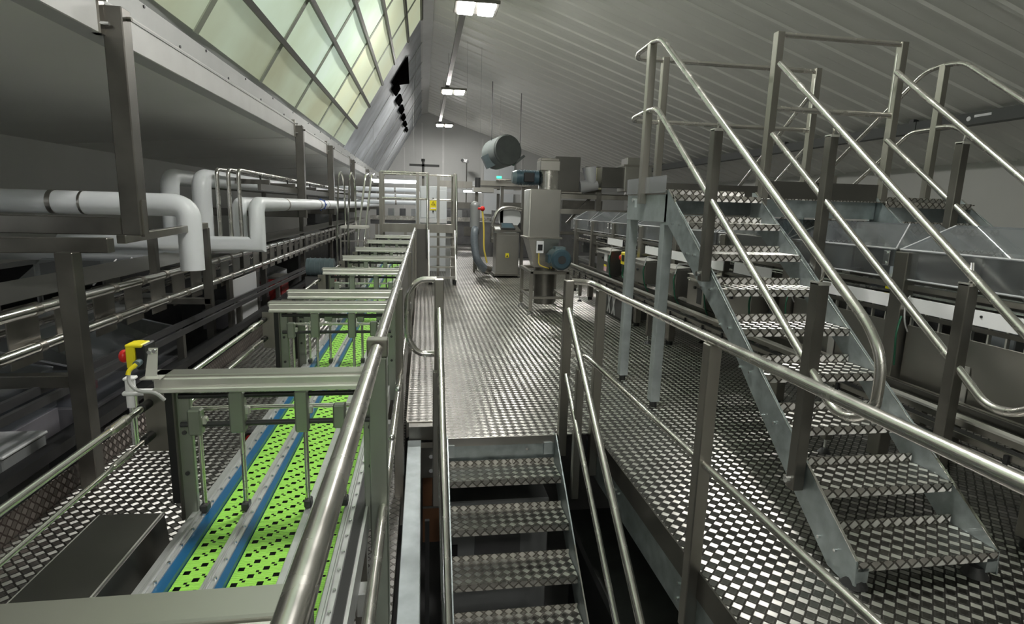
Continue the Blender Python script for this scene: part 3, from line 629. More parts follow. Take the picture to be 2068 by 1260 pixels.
# ================================================================== LEFT GUARD RAIL OF THE WALKWAY
t = thing('guard_rail', 'long handrail between the green conveyor and the central walkway', 'railing', (-.145, 2, 0))
HR = 1.13
for a, b_ in ((-.5, 1.84), (1.90, 3.45), (3.47, 6.1), (6.12, 8.8), (8.82, 11.45)): MB().cyl((-.148, a, HR), (-.148, b_, HR), .0212, 20).build('handrail', 'tube', t)
for y in (.15, 1.88, 3.46, 6.11, 8.81, 11.44):
    p = B(-.178, -.118, y-.03, y+.03, -.45, HR-.03).build('post', 'green_block' if y < 3 else 'steel', t, bev=.004)
    if y < 3: B(-.182, -.114, y-.02, y+.03, HR-.03, HR+.03).build('clamp_cap', 'steel', p, bev=.003)
    else: MB().cyl((-.148, y-.02, HR), (-.148, y+.02, HR), .025, 16).build('sleeve', 'tube', p)
for a, b_ in ((.18, 1.85), (1.91, 3.43), (3.49, 6.08)): MB().cyl((-.135, a, .565), (-.135, b_, .565), .0170, 16).build('mid_rail', 'tube', t)
for a, b_ in ((3.9, 6.05), (6.2, 8.7), (8.9, 11.4)): B(-.156, -.150, a, b_, .04, 1.03).build('infill_panel', 'sheet_dark', t)
for y in (1.95, 2.5): MB().ball((-.11, y, .78), .012, 10, 6).build('bolt', 'bolt', t)
# ================================================================== CENTRAL STAIR DOWN
def stair_tread(x0, x1, m='tread_plate_step', d=.235, nose=.045, back=.035):
    """one folded tread, nosing at y = 0, z = 0, running back in +y"""
    k = .004
    return MB().box(x0, x1, 0, d, -k, 0).box(x0, x1, 0, k, -nose, -k).box(x0, x1, d-k, d, 0, back)
st = thing('stairway', 'steel stairway descending through the deck towards the viewer', 'stairs', (.55, 3.76, -.2))
RI, GO = .2, .2535
m = stair_tread(.175, .935); m.v = [(x, y+3.76-GO, z-RI) for x, y, z in m.v]
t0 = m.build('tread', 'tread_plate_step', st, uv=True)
for k in range(1, 11): share(t0, st, (0, -GO*k, -RI*k))
poly = [(3.80, 0.0), (3.80, -.26), (3.70, -.30), (3.76-GO*12.4, -RI*12.4-.24), (3.76-GO*12.4, -RI*12.4+.03), (3.72, 0.01)]
for x in (.166, .938): MB().prism(poly, 'x', x, x+.008).build('stringer', 'galv', st)
MB().slab([(.946, 3.74, .012), (.938, 3.74, .012), (.938, 3.76-GO*12, -RI*12+.047), (.946, 3.76-GO*12, -RI*12+.047)], .006).build('stringer_edge', 'tube_bright', st)
B(.17, .94, 3.768, 3.78, -.24, -.055).build('top_riser', 'galv', st)
B(.18, .22, 3.74, 3.766, -.14, -.05).build('fixing_bracket', 'galv_light', st); B(.86, .92, 3.74, 3.766, -.14, -.05).build('fixing_bracket', 'galv_light', st)
for x in (.2, .74): MB().cyl((x, 3.767, -.1), (x, 3.755, -.1), .011, 8).build('bolt', 'bolt', st)
def stair_rail(side, x, label, loop):
    t = thing('stair_handrail', label, 'handrail', (x, 3.7, 0))
    sgn = -1 if side == 'l' else 1; dy = -3.6; dz = -3.6*.77
    B(x-.03, x+.03, 3.70, 3.76, -.14, 1.125).build('post', 'steel', t, bev=.004)
    T([(x, 3.70, .925), (x, 3.70+dy, .925+dz)], .0212, n=16).build('handrail', 'tube', t)
    T([(x, 3.70, .465), (x, 3.70+dy, .465+dz)], .0175, n=16).build('mid_rail', 'tube', t)
    for k, yy in enumerate((3.42, 2.15, .9)):
        zt = .925+(yy-3.7)*.77-.07
        p = B(x+sgn*.02-.025, x+sgn*.02+.025, yy-.025, yy+.025, zt-.95, zt-.05).build('post', 'steel', t, bev=.004)
        MB().cyl((x+sgn*.01, yy, zt-.06), (x, yy, zt+.05), .007, 8).build('rail_pin', 'tube_bright', p)
    return t
tl = stair_rail('l', .108, 'left handrail of the descending stairway with rounded end loop', True)
T([(.09, 3.74, 1.12), (-.03, 3.74, 1.12), (-.10, 3.74, 1.02), (-.10, 3.74, .72), (-.03, 3.74, .615), (.09, 3.74, .615)], .0205, n=14, fil=.09).build('end_loop', 'tube', tl)
tr_ = stair_rail('r', .985, 'right handrail of the descending stairway', False)
# edge beam left of the stair
t = thing('edge_beam', 'galvanised channel beam along the left side of the stair opening', 'beam', (-.06, 3, -.1))
B(-.108, -.012, -1.5, 3.98, -.125, -.10).build('top_flange', 'galv_light', t, bev=.003); B(-.025, -.012, -1.5, 3.98, -.34, -.125).build('web', 'galv', t); B(-.108, -.012, -1.5, 3.98, -.36, -.34).build('bottom_flange', 'galv', t)
B(-.012, .10, 3.88, 3.98, -.35, -.12).build('end_bracket', 'steel_dark', t); 
for z in (-.18, -.29): MB().cyl((.06, 3.88, z), (.06, 3.862, z), .016, 8).build('bolt', 'bolt', t)
t = thing('floor_leg', 'black adjustable machine leg seen between beam and stair rail', 'leg', (.03, 3.6, GZ)); B(.015, .045, 3.55, 3.58, GZ+.1, -.5).build('post', 'dark_plastic', t); MB().cyl((.03, 3.565, GZ), (.03, 3.565, GZ+.12), .05, 12, .02).build('foot', 'bolt', t)
t = thing('cardboard_panel', 'brown board under the deck beside the stair', 'board', (.02, 4.3, -1)); B(.0, .14, 4.25, 4.27, -1.1, -.45).build('sheet', 'brown', t); B(.0, .14, 4.245, 4.25, -.8, -.78).build('fold', 'steel_dark', t)
# ---- guard rail right of the opening
t = thing('guard_rail', 'handrail with square posts around the right edge of the stair opening', 'railing', (1.215, 2, 0))
zt, zm, xg = 1.072, .519, 1.215
T([(1.0, 3.74, 1.115), (1.14, 3.76, 1.105), (1.20, 3.70, zt+.01), (xg, 3.55, zt), (xg, -1.2, zt)], .0212, n=18, fil=.05).build('handrail', 'tube', t)
T([(1.02, 3.74, .60), (1.13, 3.75, .59), (1.19, 3.65, zm+.02), (xg, 3.5, zm), (xg, -1.2, zm)], .0175, n=16, fil=.06).build('mid_rail', 'tube', t)
for y in (3.72, 2.18, .35, -1.15):
    p = B(xg-.03, xg+.03, y-.03, y+.03, -.30, zt-.015).build('post', 'steel', t, bev=.004)
    for z in (-.08, -.2): MB().cyl((xg+.03, y, z), (xg+.06, y, z), .012, 8).build('bolt', 'bolt', p)
t = thing('edge_beam', 'galvanised channel beam under the right edge of the stair opening', 'beam', (1.26, 2, -.3))
B(1.243, 1.252, YB, 3.98, -.33, -.13).build('web', 'galv', t); B(1.252, 1.33, YB, 3.98, -.345, -.33).build('bottom_flange', 'galv', t)
for y in (3.25, 2.3, 1.5):
    for dy in (-.03, .03):
        for z in (-.19, -.27): MB().cyl((1.243, y+dy, z), (1.233, y+dy, z), .009, 8).build('bolt', 'bolt', t)
# things on the ground floor seen through the steps
t = thing('ground_machine', 'dark machine on the ground floor under the deck', 'machine', (1.5, 3.4, GZ)); B(1.35, 2.4, 2.6, 4.6, GZ, -1.2).build('body', 'black', t); B(1.3, 2.45, 2.55, 4.65, -1.2, -1.12).build('top', 'dark_machine', t); B(1.33, 1.35, 2.7, 3.1, -1.9, -1.5).build('door', 'dark_plastic', t)
t = thing('ground_cabinet', 'grey cabinet on the ground floor behind the stair treads', 'cabinet', (.6, 4.6, GZ)); B(.2, 1.1, 4.5, 5.2, GZ, -.9).build('body', 'grey_machine', t, bev=.01); B(.45, .85, 4.48, 4.5, -1.5, -1.1).build('round_door', 'dark_machine', t); B(.25, .3, 4.49, 4.5, -1.6, -1.3).build('handle', 'black', t)
# ================================================================== CROSSOVER STAIRS OVER THE MACHINE LINE
PZ = 1.73
SR, SG = .2, .268
def side_rail(t, x, top=True):
    """handrail and knee rail in one bent tube, ending in a loop at the foot"""
    hi = [(x, 4.12, 2.705)] if not top else [(x, 4.62, 2.93), (x, 4.45, 2.91)]
    lo = [(x, 4.12, 2.20)] if not top else [(x, 4.44, 2.395), (x, 4.62, 2.405)]
    T(hi+[(x, 2.04, 1.165 if top else 1.10), (x, 1.945, 1.04), (x, 1.945, .82), (x, 2.05, .75), (x, 2.17, .745), (x, 2.31, .855)]+lo, .0212, n=14, fil=.09).build('handrail', 'tube', t)
def stair_posts(t, x, dx):
    for y, z0, z1 in ((3.46, 1.16, 2.115), (2.36, .27, 1.30)):
        p = B(x-.03, x+.03, y-.03, y+.03, z0, z1).build('post', 'steel_dark', t, bev=.004)
        MB().box(x-.03, x+.03, y-.034, y-.028, z1-.012, z1+.003).box(x-.03, x-.024, y-.03, y+.03, z1-.01, z1+.004).build('top_plate', 'alu', p)
        T([(x, y, z1-.01), (x, y-.012, z1+.03), (x, y, z1+.10)], .007, n=8, fil=.02).build('rail_pin', 'tube_bright', p)
        MB().cyl((x+dx*.03, y, z0+.05), (x+dx*.055, y, z0+.05), .016, 8).build('bolt', 'bolt', p)
def crossover(x0, x1, label):
    t = thing('access_stair', label, 'stairs', ((x0+x1)/2, 1.95, 0))
    m = stair_tread(x0+.006, x1-.006, d=.25, nose=.045, back=.045); m.v = [(x, y+1.955, z+.13) for x, y, z in m.v]
    a = m.build('tread', 'tread_plate_step', t, uv=True)
    for k in range(1, 9): share(a, t, (0, SG*k, SR*k))
    poly = [(1.95, .02), (2.03, -.0), (2.12, .01), (2.47, .28), (3.10, .80), (3.60, 1.13), (4.16, 1.50), (4.24, 1.50), (4.24, 1.765), (4.2, 1.765), (3.6, 1.362), (1.96, .13)]
    for x in (x0-.004, x1-.004):
        s = MB().prism(poly, 'x', x, x+.008).build('stringer', 'galv', t)
        for k in range(8):
            y, z = 2.06+SG*k, .13+SR*k
            for dy, dz in ((.02, -.02), (.13, -.02)): MB().cyl((x-.0 if x == x0-.004 else x+.008, y+dy, z+dz), (x-.012 if x == x0-.004 else x+.02, y+dy, z+dz), .008, 8).build('bolt', 'bolt', s)
    for x in (x0, x1): MB().slab([(x-.006, 4.2, 1.768), (x-.006, 1.96, .133), (x+.006, 1.96, .133), (x+.006, 4.2, 1.768)], .004).build('stringer_edge', 'tube_bright', t)
    for x in (x0, x1):
        MB().box(x, x+.06 if x == x0 else x-.06, 1.955, 2.03, .03, .10).build('foot_bracket', 'galv', t)
        MB().cyl((x+(.03 if x == x0 else -.07), 1.99, 0), (x+(.03 if x == x0 else -.07), 1.99, .045), .055, 16, .03).build('foot', 'rubber', t)
    return t
s1 = crossover(1.86, 2.58, 'front galvanised access stair climbing from the deck to the crossover platform')
side_rail(s1, 1.82); side_rail(s1, 2.62, False); stair_posts(s1, 1.82, -1); stair_posts(s1, 2.62, 1)
s2 = crossover(3.65, 4.45, 'second galvanised access stair on the far side of the machine line')
side_rail(s2, 3.60, False); side_rail(s2, 4.52); stair_posts(s2, 3.60, -1); stair_posts(s2, 4.52, 1)
# platform
pf = thing('crossover_platform', 'high galvanised crossover platform with guard rails above the machine line', 'platform', (3.2, 4.6, 1.6))
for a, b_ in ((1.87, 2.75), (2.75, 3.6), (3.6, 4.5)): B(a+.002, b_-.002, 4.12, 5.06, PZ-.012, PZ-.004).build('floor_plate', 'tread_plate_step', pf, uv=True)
B(1.856, 1.866, 4.2, 5.07, 1.52, 1.735).build('side_beam', 'galv_light', pf, bev=.002); B(4.5, 4.51, 4.2, 5.07, 1.52, 1.735).build('side_beam', 'galv_light', pf)
for y in (4.19, 5.06): B(2.6 if y < 4.5 else 1.866, 3.64 if y < 4.5 else 3.6, y, y+.012, 1.585, 1.735).build('edge_beam', 'galv', pf)
B(2.62, 3.63, 4.175, 4.183, 1.72, 1.86).build('kick_board', 'sheet_dark', pf); B(1.87, 3.6, 5.045, 5.053, 1.73, 1.86).build('kick_board', 'sheet_dark', pf)
B(1.838, 1.846, 4.22, 5.06, 1.745, 1.875).build('kick_board', 'clear_kick', pf); B(1.848, 1.854, 4.22, 5.06, 1.735, 1.76).build('kick_board_foot', 'steel', pf)
for y in (4.28, 5.03):
    B(1.86, 1.94, y-.04, y+.04, .05, 1.55).build('leg', 'galv_light', pf, bev=.004)
    MB().cyl((1.90, y, 0), (1.90, y, .05), .03, 12).build('foot', 'rubber', pf)
for y in (4.28, 5.03): B(4.42, 4.5, y-.04, y+.04, .0, 1.55).build('leg', 'galv_light', pf)
def fpost(x, y, z0=1.62, z1=2.945):
    p = B(x-.03, x+.03, y-.03, y+.03, z0, z1).build('post', 'steel', pf, bev=.004); return p
p = fpost(1.83, 4.66, 1.66, 2.93); MB().cyl((1.80, 4.72, 1.69), (1.77, 4.72, 1.69), .018, 8).build('bolt', 'bolt', p); B(1.78, 1.80, 4.69, 4.75, 1.63, 1.70).build('bolt_plate', 'galv_light', p)
for x, y in ((2.13, 5.09), (3.62, 5.09), (2.64, 4.2), (3.69, 4.2), (4.56, 4.68)): fpost(x, y)
for x, y in ((3.615, 5.055), (3.655, 4.165)): B(x-.035, x-.03, y-.005, y+.005, 2.42, 2.85).build('bracket_strip', 'alu', pf)
for z in (2.93, 2.405): T([(1.82, 4.60, z), (1.82, 4.95, z-.01), (1.87, 5.09, z-.012), (3.6, 5.09, z-.012)], .0205, n=14, fil=.05).build('back_rail', 'tube', pf)
for z in (2.93, 2.40): T([(2.66, 4.2, z), (3.67, 4.2, z)], .0205, n=14).build('front_rail', 'tube', pf)
# stair descending behind the platform
t = thing('access_stair', 'rear access stair dropping behind the crossover platform', 'stairs', (4.1, 5.1, 0))
for x in (3.65, 4.55):
    hi = [(x, 5.1, 2.80)] if x < 4 else [(x, 4.66, 2.945), (x, 4.87, 2.925)]
    T(hi+[(x, 7.3, 1.17), (x, 7.42, .95)], .0205, n=12, fil=.08).build('handrail', 'tube', t)
    lo = [(x, 5.1, 2.29)] if x < 4 else [(x, 4.45, 2.40), (x, 4.93, 2.40)]
    T(lo+[(x, 7.3, .70)], .0195, n=12, fil=.08).build('mid_rail', 'tube', t)
    MB().prism([(5.08, 1.74), (5.08, 1.5), (7.3, .02), (7.5, .02), (7.5, .12)], 'x', x, x+.008).build('stringer', 'galv', t)
    for y in (5.9, 7.0): B(x-.025, x+.025, y-.025, y+.025, 1.75-(y-5.08)*.73-.1, 1.75-(y-5.08)*.73+.9).build('post', 'steel', t)
m = stair_tread(3.66, 4.54, d=.25); m.v = [(x, 5.35-y, z+PZ-.2) for x, y, z in m.v]; m.f = [f[::-1] for f in m.f]
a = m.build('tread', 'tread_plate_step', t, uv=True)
for k in range(1, 8): share(a, t, (0, SG*k, -SR*k))
# ================================================================== MACHINE LINE ON THE RIGHT
t = thing('track_conveyor', 'low multi-bar steel track conveyor running along the machine line', 'conveyor', (2.85, 4, 0))
bars = [(2.715, .61, .05, .012, 'alu'), (2.715, .585, .012, .04, 'steel'), (2.77, .56, .012, .012, 'tube_bright'), (2.80, .56, .012, .012, 'tube'), (2.83, .555, .02, .05, 'dark_machine'), (2.86, .57, .012, .012, 'tube_bright'),
        (2.70, .52, .014, .03, 'steel'), (2.69, .485, .012, .012, 'tube_bright'), (2.69, .46, .012, .012, 'tube_bright'), (2.69, .435, .01, .01, 'tube'), (2.90, .58, .02, .06, 'steel_dark'), (2.93, .605, .03, .012, 'steel'), (2.75, .525, .05, .01, 'dark_machine'), (2.72, .405, .04, .012, 'steel')]
for x, z, wd, h, m in bars: B(x-wd/2, x+wd/2, -1, 10.3, z-h/2, z+h/2).build('track_bar', m, t)
for k in range(26):
    y = .6+k*.37
    B(2.68, 2.70, y, y+.02, .425, .53).build('clip', 'black', t); B(2.765, 2.785, y+.12, y+.14, .55, .585).build('clip', 'black', t)
for y in (1.2, 3.3, 6.47, 9.6):
    for x in (2.74, 3.46): B(x-.025, x+.025, y-.025, y+.025, .1, .52).build('leg', 'steel', t); MB().cyl((x, y, .03), (x, y, .12), .01, 8).build('foot_stem', 'bolt', t); MB().cyl((x, y, 0), (x, y, .03), .045, 14, .02).build('foot', 'dark_plastic', t)
    B(2.68, 3.5, y-.02, y+.02, .40, .46).build('cross_member', 'steel_dark', t)
for k in range(24): B(2.73, 2.92, 1+k*.38, 1.05+k*.38, .50, .515).build('slat', 'steel_dark', t)
mc = thing('packing_machine', 'long stainless packing machine line under clear plastic hoods', 'machine', (3.27, 5, 0))
MF, MK = 2.98, 3.56     # front and back face of the line
B(MF+.05, MK-.02, -1, 11.2, .62, .67).build('bed', 'dark_machine', mc)
B(MF, MF+.04, -1, 11.2, 1.165, 1.195).build('top_rail', 'steel', mc); B(MF, MF+.04, -1, 11.2, 1.004, 1.028).build('lower_rail', 'steel_dark', mc)
B(MK-.04, MK, -1, 11.2, .62, 1.38).build('back_panel', 'steel_dark', mc)
py = [-.6, .84, 2.14, 3.13, 4.24, 5.3, 6.4, 7.5, 8.65, 9.8, 10.9]
for y in py:
    B(MF-.03, MF+.05, y-.05, y+.05, .05, 1.395).build('upright', 'steel', mc, bev=.004); MB().cyl((MF+.01, y, 0), (MF+.01, y, .06), .04, 12).build('foot', 'rubber', mc)
    B(MK-.06, MK+.005, y-.04, y+.04, 0, 1.395).build('upright', 'steel_dark', mc)
for a, b_ in zip(py[:5], py[1:5]):
    B(MF+.022, MF+.03, a+.07, b_-.07, .576, .948).build('side_panel', 'sheet', mc, bev=.003)
    w_ = B(MF+.005, MF+.015, a+.06, b_-.06, 1.037, 1.12).build('white_strip', 'label_white', mc)
    for f in (.45, .6): MB().cyl((MF+.005, a+(b_-a)*f, 1.09), (MF, a+(b_-a)*f, 1.09), .007, 8).build('hole', 'black', w_)
    for k in range(9): B(MF+.015, MF+.035, a+.1+k*(b_-a-.2)/8, a+.11+k*(b_-a-.2)/8, .948, 1.037).build('divider', 'alu', mc)
    B(MF+.01, MF+.016, (a+b_)/2-.03, (a+b_)/2+.03, .54, .80).build('hinge_plate', 'alu', mc); B(MF-.12, MF+.016, (a+b_)/2-.03, (a+b_)/2+.03, .532, .538).build('hinge_foot', 'alu', mc)
    T([(MF, b_-.08, 1.13), (MF-.05, b_-.1, 1.09), (MF-.05, b_-.12, .97), (MF, b_-.1, .91)], .005, n=6, fil=.04).build('cable', 'cable_grey', mc)
    T([(MF-.02, b_-.06, 1.0), (MF-.06, b_-.08, .9), (MF-.04, b_-.08, .69)], .006, n=6, fil=.05).build('cable', 'cable_green', mc)
# inside: carriers, rods and blocks
for k in range(34):
    y = .2+k*.32; x = 3.13+.14*(k % 3)
    MB().cbox((x, y, .85+.05*(k % 4)), (.12, .16, .24)).build('carrier', ('grey_machine', 'dark_machine', 'steel', 'dark_plastic')[k % 4], mc, bev=.006)
for x, z in ((3.08, 1.04), (3.22, 1.1), (3.36, 1.06), (3.46, 1.13)): MB().cyl((x, -1, z), (x, 11.2, z), .014, 8).build('guide_rod', 'tube', mc)
for y in (2.4, 3.7, 4.8, 6.0): MB().beam((3.05, y, 1.21), (3.5, y+.4, 1.19), .05, .03).build('cross_arm', 'steel', mc)
B(3.2, 3.26, 1.93, 2.03, 1.0, 1.07).build('sight_glass', 'orange', mc)
MB().cbox((3.4, 3.6, 1.16), (.14, .03, .2)).build('notice', 'label_white', mc); MB().cbox((3.32, 3.59, 1.13), (.03, .03, .12)).build('notice_edge', 'yellow', mc)
# hoods
def hood(y0, y1, label):
    t = thing('clear_hood', label, 'hood', (MF, y0, 1.23), 'clear plastic hoods over the machine line')
    k = .006; e = .15
    P0, P1, P2, P3, P4 = (MF-.005, 1.228), (MF-.005, 1.409), (3.19, 1.567), (3.42, 1.567), (MK, 1.409)
    for q in ([(P0[0], y0, P0[1]), (P0[0], y1, P0[1]), (P1[0], y1, P1[1]), (P1[0], y0, P1[1])], [(P1[0], y0, P1[1]), (P1[0], y1, P1[1]), (P2[0], y1-e, P2[1]), (P2[0], y0+e, P2[1])],
              [(P2[0], y0+e, P2[1]), (P2[0], y1-e, P2[1]), (P3[0], y1-e, P3[1]), (P3[0], y0+e, P3[1])], [(P3[0], y0+e, P3[1]), (P3[0], y1-e, P3[1]), (P4[0], y1, P4[1]), (P4[0], y0, P4[1])],
              [(P1[0], y0, P1[1]), (P2[0], y0+e, P2[1]), (P3[0], y0+e, P3[1]), (P4[0], y0, P4[1])], [(P1[0], y1, P1[1]), (P2[0], y1-e, P2[1]), (P3[0], y1-e, P3[1]), (P4[0], y1, P4[1])]):
        MB().slab(q, k).build('pane', 'clear_hood', t)
    for z, r in ((1.409, .007), (1.228, .006)): T([(P0[0], y0, z), (P0[0], y1, z)], r, n=6).build('edge_strip', 'clear_edge', t)
    for ya, yb in ((y0, y0+e), (y1, y1-e)): T([(P1[0], ya, P1[1]), (P2[0], yb, P2[1])], .005, n=6).build('edge_strip', 'clear_edge', t)
    for y in (y0+.06, y1-.06):
        h = B(MF-.015, MF-.008, y-.025, y+.025, 1.30, 1.395).build('hinge', 'bolt', t, bev=.003)
        for z in (1.315, 1.38): MB().cyl((MF-.015, y, z), (MF-.022, y, z), .011, 8).build('knob', 'bolt', h)
hl = ['nearest clear hood at the right edge of the picture', 'clear hood right of the front access stair', 'clear hood seen between the handrails of the front stair', 'clear hood under the crossover platform', 'clear hood just beyond the crossover platform', 'clear hood above the second control box', 'clear hood above the yellow stop switch', 'clear hood beside the blower column', 'farthest clear hood behind the blower column']
hy = [.93+1.137*k for k in range(9)]
for y, l in zip(hy, hl): hood(y, y+1.10, l)
# control boxes hanging on the line
def cbox(y0, y1, z0, z1, label, kind):
    t = thing('control_box', label, 'box', (2.85, y0, z0), 'control boxes on the machine line')
    x0, x1 = 2.775, 2.95
    B(x0, x1, y0, y1, z0, z1).build('body', ('sheet', 'sheet_dark')[kind == 1], t, bev=.006)
    B(x0-.012, x0, y0+.01, y1-.01, z0+.01, z1-.06).build('door', ('sheet', 'sheet_dark')[kind == 1], t, bev=.004)
    B(x0-.03, x0-.012, y0+.02, y1-.02, z1-.05, z1-.035).build('hinge_bar', 'alu', t)
    MB().cyl((x0-.012, (y0+y1)/2, z1-.12), (x0-.03, (y0+y1)/2, z1-.12), .016, 10).build('lock', 'black', t)
    B(2.945, 2.955, y0+.02, y1+.05, z1+.07, z1+.17).build('label', 'label_white', t)
    MB().slab([(x0-.02, y0, z1+.005), (x0-.02, y1, z1+.005), (x1, y1, z1+.02), (x1, y0, z1+.02)], .005).build('rain_lip', 'alu', t)
    if kind == 1:
        B(x0-.014, x0-.012, y0+.12, y0+.26, z1-.16, z1-.04).build('label', 'label_white', t); B(x0-.014, x0-.012, y0+.14, y0+.26, z0+.05, z0+.15).build('warning_label', 'label_pink', t); B(x0-.0145, x0-.012, y0+.14, y0+.26, z0+.12, z0+.15).build('warning_label', 'yellow', t)
    if kind == 2: B(x0-.014, x0-.012, y0+.05, y0+.15, z0+.04, z0+.2).build('window', 'dark_plastic', t)
    T([(x0, y0-.01, z1-.02), (x0-.05, y0-.05, z1-.1), (x0-.02, y0-.06, z0), (x0+.05, y0-.02, z0-.08)], .008, n=6, fil=.06).build('cable', 'cable_green', t)
    T([(x1, y0+.1, z1+.05), (x0, y0-.02, z1+.06), (x0-.03, y0-.04, z1-.05)], .007, n=6, fil=.04).build('cable', 'cable_grey', t)
cbox(8.15, 8.8, .632, .995, 'dark control box with white and pink stickers farthest along the line', 1)
cbox(6.8, 7.21, .688, .976, 'narrow steel control box beside the yellow stop switch', 0)
cbox(5.91, 6.38, .669, .976, 'steel control box between the two galvanised platform legs', 0)
cbox(5.21, 5.59, .65, .967, 'steel control box with inspection window behind the platform leg', 2)
cbox(4.42, 4.98, .594, .976, 'large steel control box left of the stair stringer', 0)
t = thing('stop_switch', 'yellow stop switch with red button on the machine line', 'switch', (2.88, 7.75, .84)); B(2.82, 2.91, 7.66, 7.84, .84, 1.02).build('housing', 'yellow', t, bev=.01); MB().cyl((2.86, 7.84, .93), (2.86, 7.91, .93), .045, 14).build('button', 'red', t); B(2.812, 2.82, 7.69, 7.79, .89, .98).build('face', 'black', t)
B(2.91, 2.955, 7.7, 7.8, .88, .98).build('mount', 'steel', t)
T([(2.86, 7.73, .84), (2.86, 7.73, .66), (2.86, 7.55, .62)], .013, n=8, fil=.08).build('cable', 'cable_yellow', t); T([(2.86, 7.78, .84), (2.86, 7.87, .66), (2.86, 7.65, .62)], .011, n=8, fil=.08).build('cable', 'cable_green', t)
t = thing('scissor_lift', 'dark box with white crossed scissor arms under the track', 'lift', (2.95, 8.2, 0)); B(2.85, 3.3, 7.7, 8.6, .04, .32).build('body', 'dark_machine', t, bev=.01); B(2.86, 2.9, 7.75, 8.6, 0, .04).build('skid', 'black', t)
for k in range(2):
    for sgn in (-1, 1): MB().beam((2.84, 8.3-sgn*.06-.22*k, .05), (2.84, 8.3+sgn*.06-.22*k, .34), .012, .02).build('scissor_arm', 'label_white', t)
# upper steelwork over the line, left of the crossover
t = thing('support_trestle', 'dark steel support frame above the machine line behind the blower', 'frame', (4, 11.6, 0))
for z in (1.86, 1.55): B(2.3, 7.0, 11.55, 11.63, z-.05, z+.05).build('rail', 'steel', t)
for x in (2.35, 3.6, 5.0, 6.9): B(x-.05, x+.05, 11.53, 11.65, 0, 1.95).build('post', 'steel_dark', t)
B(2.3, 7.0, 11.55, 12.75, 1.90, 1.92).build('shelf', 'steel_dark', t)
for x in (3.0, 4.3, 5.6): MB().beam((x, 11.8, 1.3), (x+.5, 11.8, 1.85), .05, .05).build('brace', 'steel_dark', t)
t = thing('handwheel', 'black toothed handwheel on the frame behind the machine hoods', 'wheel', (4.35, 11.4, 1.7))
MB().cyl((4.35, 11.4, 1.68), (4.35, 11.47, 1.68), .13, 18).build('disc', 'black', t)
for k in range(12): a = k*math.pi/6; MB().cbox((4.35+.145*math.cos(a), 11.43, 1.68+.145*math.sin(a)), (.04, .05, .04)).build('tooth', 'black', t)
MB().cyl((4.35, 11.36, 1.68), (4.35, 11.4, 1.68), .03, 10).build('hub_cap', 'bolt', t); MB().cyl((4.35, 11.47, 1.68), (4.35, 11.54, 1.68), .03, 10).build('shaft', 'steel', t); B(4.3, 4.4, 11.53, 11.55, 1.5, 1.81).build('mount', 'steel_dark', t); MB().cyl((4.35, 11.355, 1.68), (4.35, 11.36, 1.68), .02, 10).build('hub', 'bolt', t)
t = thing('extract_duct', 'square stainless extract duct rising behind the crossover', 'duct', (4.6, 12, 1.95)); B(4.3, 4.9, 12, 12.5, 2.0, 2.55).build('lower_box', 'sheet', t, bev=.01); B(4.35, 4.85, 12.05, 12.45, 2.55, 2.72).build('upper_box', 'sheet', t, bev=.01); B(4.25, 4.95, 11.97, 12.53, 2.53, 2.57).build('flange', 'steel', t); B(3.8, 4.3, 12.05, 12.45, 2.08, 2.5).build('side_box', 'sheet_dark', t); MB().cyl((4.6, 12.25, 1.92), (4.6, 12.25, 2.0), .2, 16).build('spigot', 'tube', t)
t = thing('plastic_hood', 'bluish crumpled plastic sleeve beside the extract duct', 'sleeve', (3.5, 12.2, 2)); MB().cyl((3.35, 12.2, 2.07), (3.75, 12.2, 2.12), .15, 14, .1).build('sleeve', 'clear_edge', t); MB().cyl((3.62, 12.2, 2.08), (3.55, 12.2, 2.5), .1, 12, .16).build('neck', 'clear_edge', t)
t = thing('yellow_board', 'pale yellow board between the stainless ducts', 'panel', (3.9, 12.6, 2.1)); B(3.62, 3.98, 12.62, 12.66, 2.05, 2.52).build('sheet', 'cream', t); B(3.6, 4.0, 12.66, 12.7, 1.92, 2.55).build('frame', 'steel_dark', t)
t = thing('duct_box', 'dark stainless box section right of the blower column', 'duct', (3.0, 12, 1.95)); B(2.75, 3.3, 12, 12.6, 1.96, 2.68).build('body', 'sheet_dark', t, bev=.01); B(2.7, 3.35, 11.98, 12.62, 1.92, 1.96).build('flange', 'steel', t)
# ================================================================== BLOWER COLUMN IN THE MIDDLE
t = thing('blower_unit', 'stainless blower column with hopper on a tube stand beside the walkway', 'blower', (1.85, 8.8, 0))
bx = lambda x0, x1, y0, y1, z0, z1, n, m, bv=.006: B(x0, x1, y0, y1, z0, z1).build(n, m, t, bev=bv)
bx(1.60, 2.06, 8.5, 8.95, 1.16, 1.88, 'column', 'sheet'); bx(1.575, 1.60, 8.5, 8.95, 1.16, 1.87, 'column_edge', 'alu')
bx(1.54, 2.10, 8.46, 8.99, 1.14, 1.17, 'flange', 'steel')
MB().add([(1.58, 8.48, 1.14), (2.06, 8.48, 1.14), (2.06, 8.97, 1.14), (1.58, 8.97, 1.14), (1.70, 8.58, .70), (1.98, 8.58, .70), (1.98, 8.86, .70), (1.70, 8.86, .70)], [(3, 2, 1, 0), (4, 5, 6, 7), (0, 1, 5, 4), (1, 2, 6, 5), (2, 3, 7, 6), (3, 0, 4, 7)]).build('hopper', 'sheet', t)
MB().cyl((1.9, 8.72, 1.88), (1.9, 8.72, 2.2), .15, 24).build('outlet', 'tube', t); bx(1.74, 2.04, 8.56, 8.86, 2.16, 2.30, 'outlet_cap', 'sheet'); bx(1.75, 2.03, 8.58, 8.84, 2.3, 2.34, 'outlet_lip', 'steel')
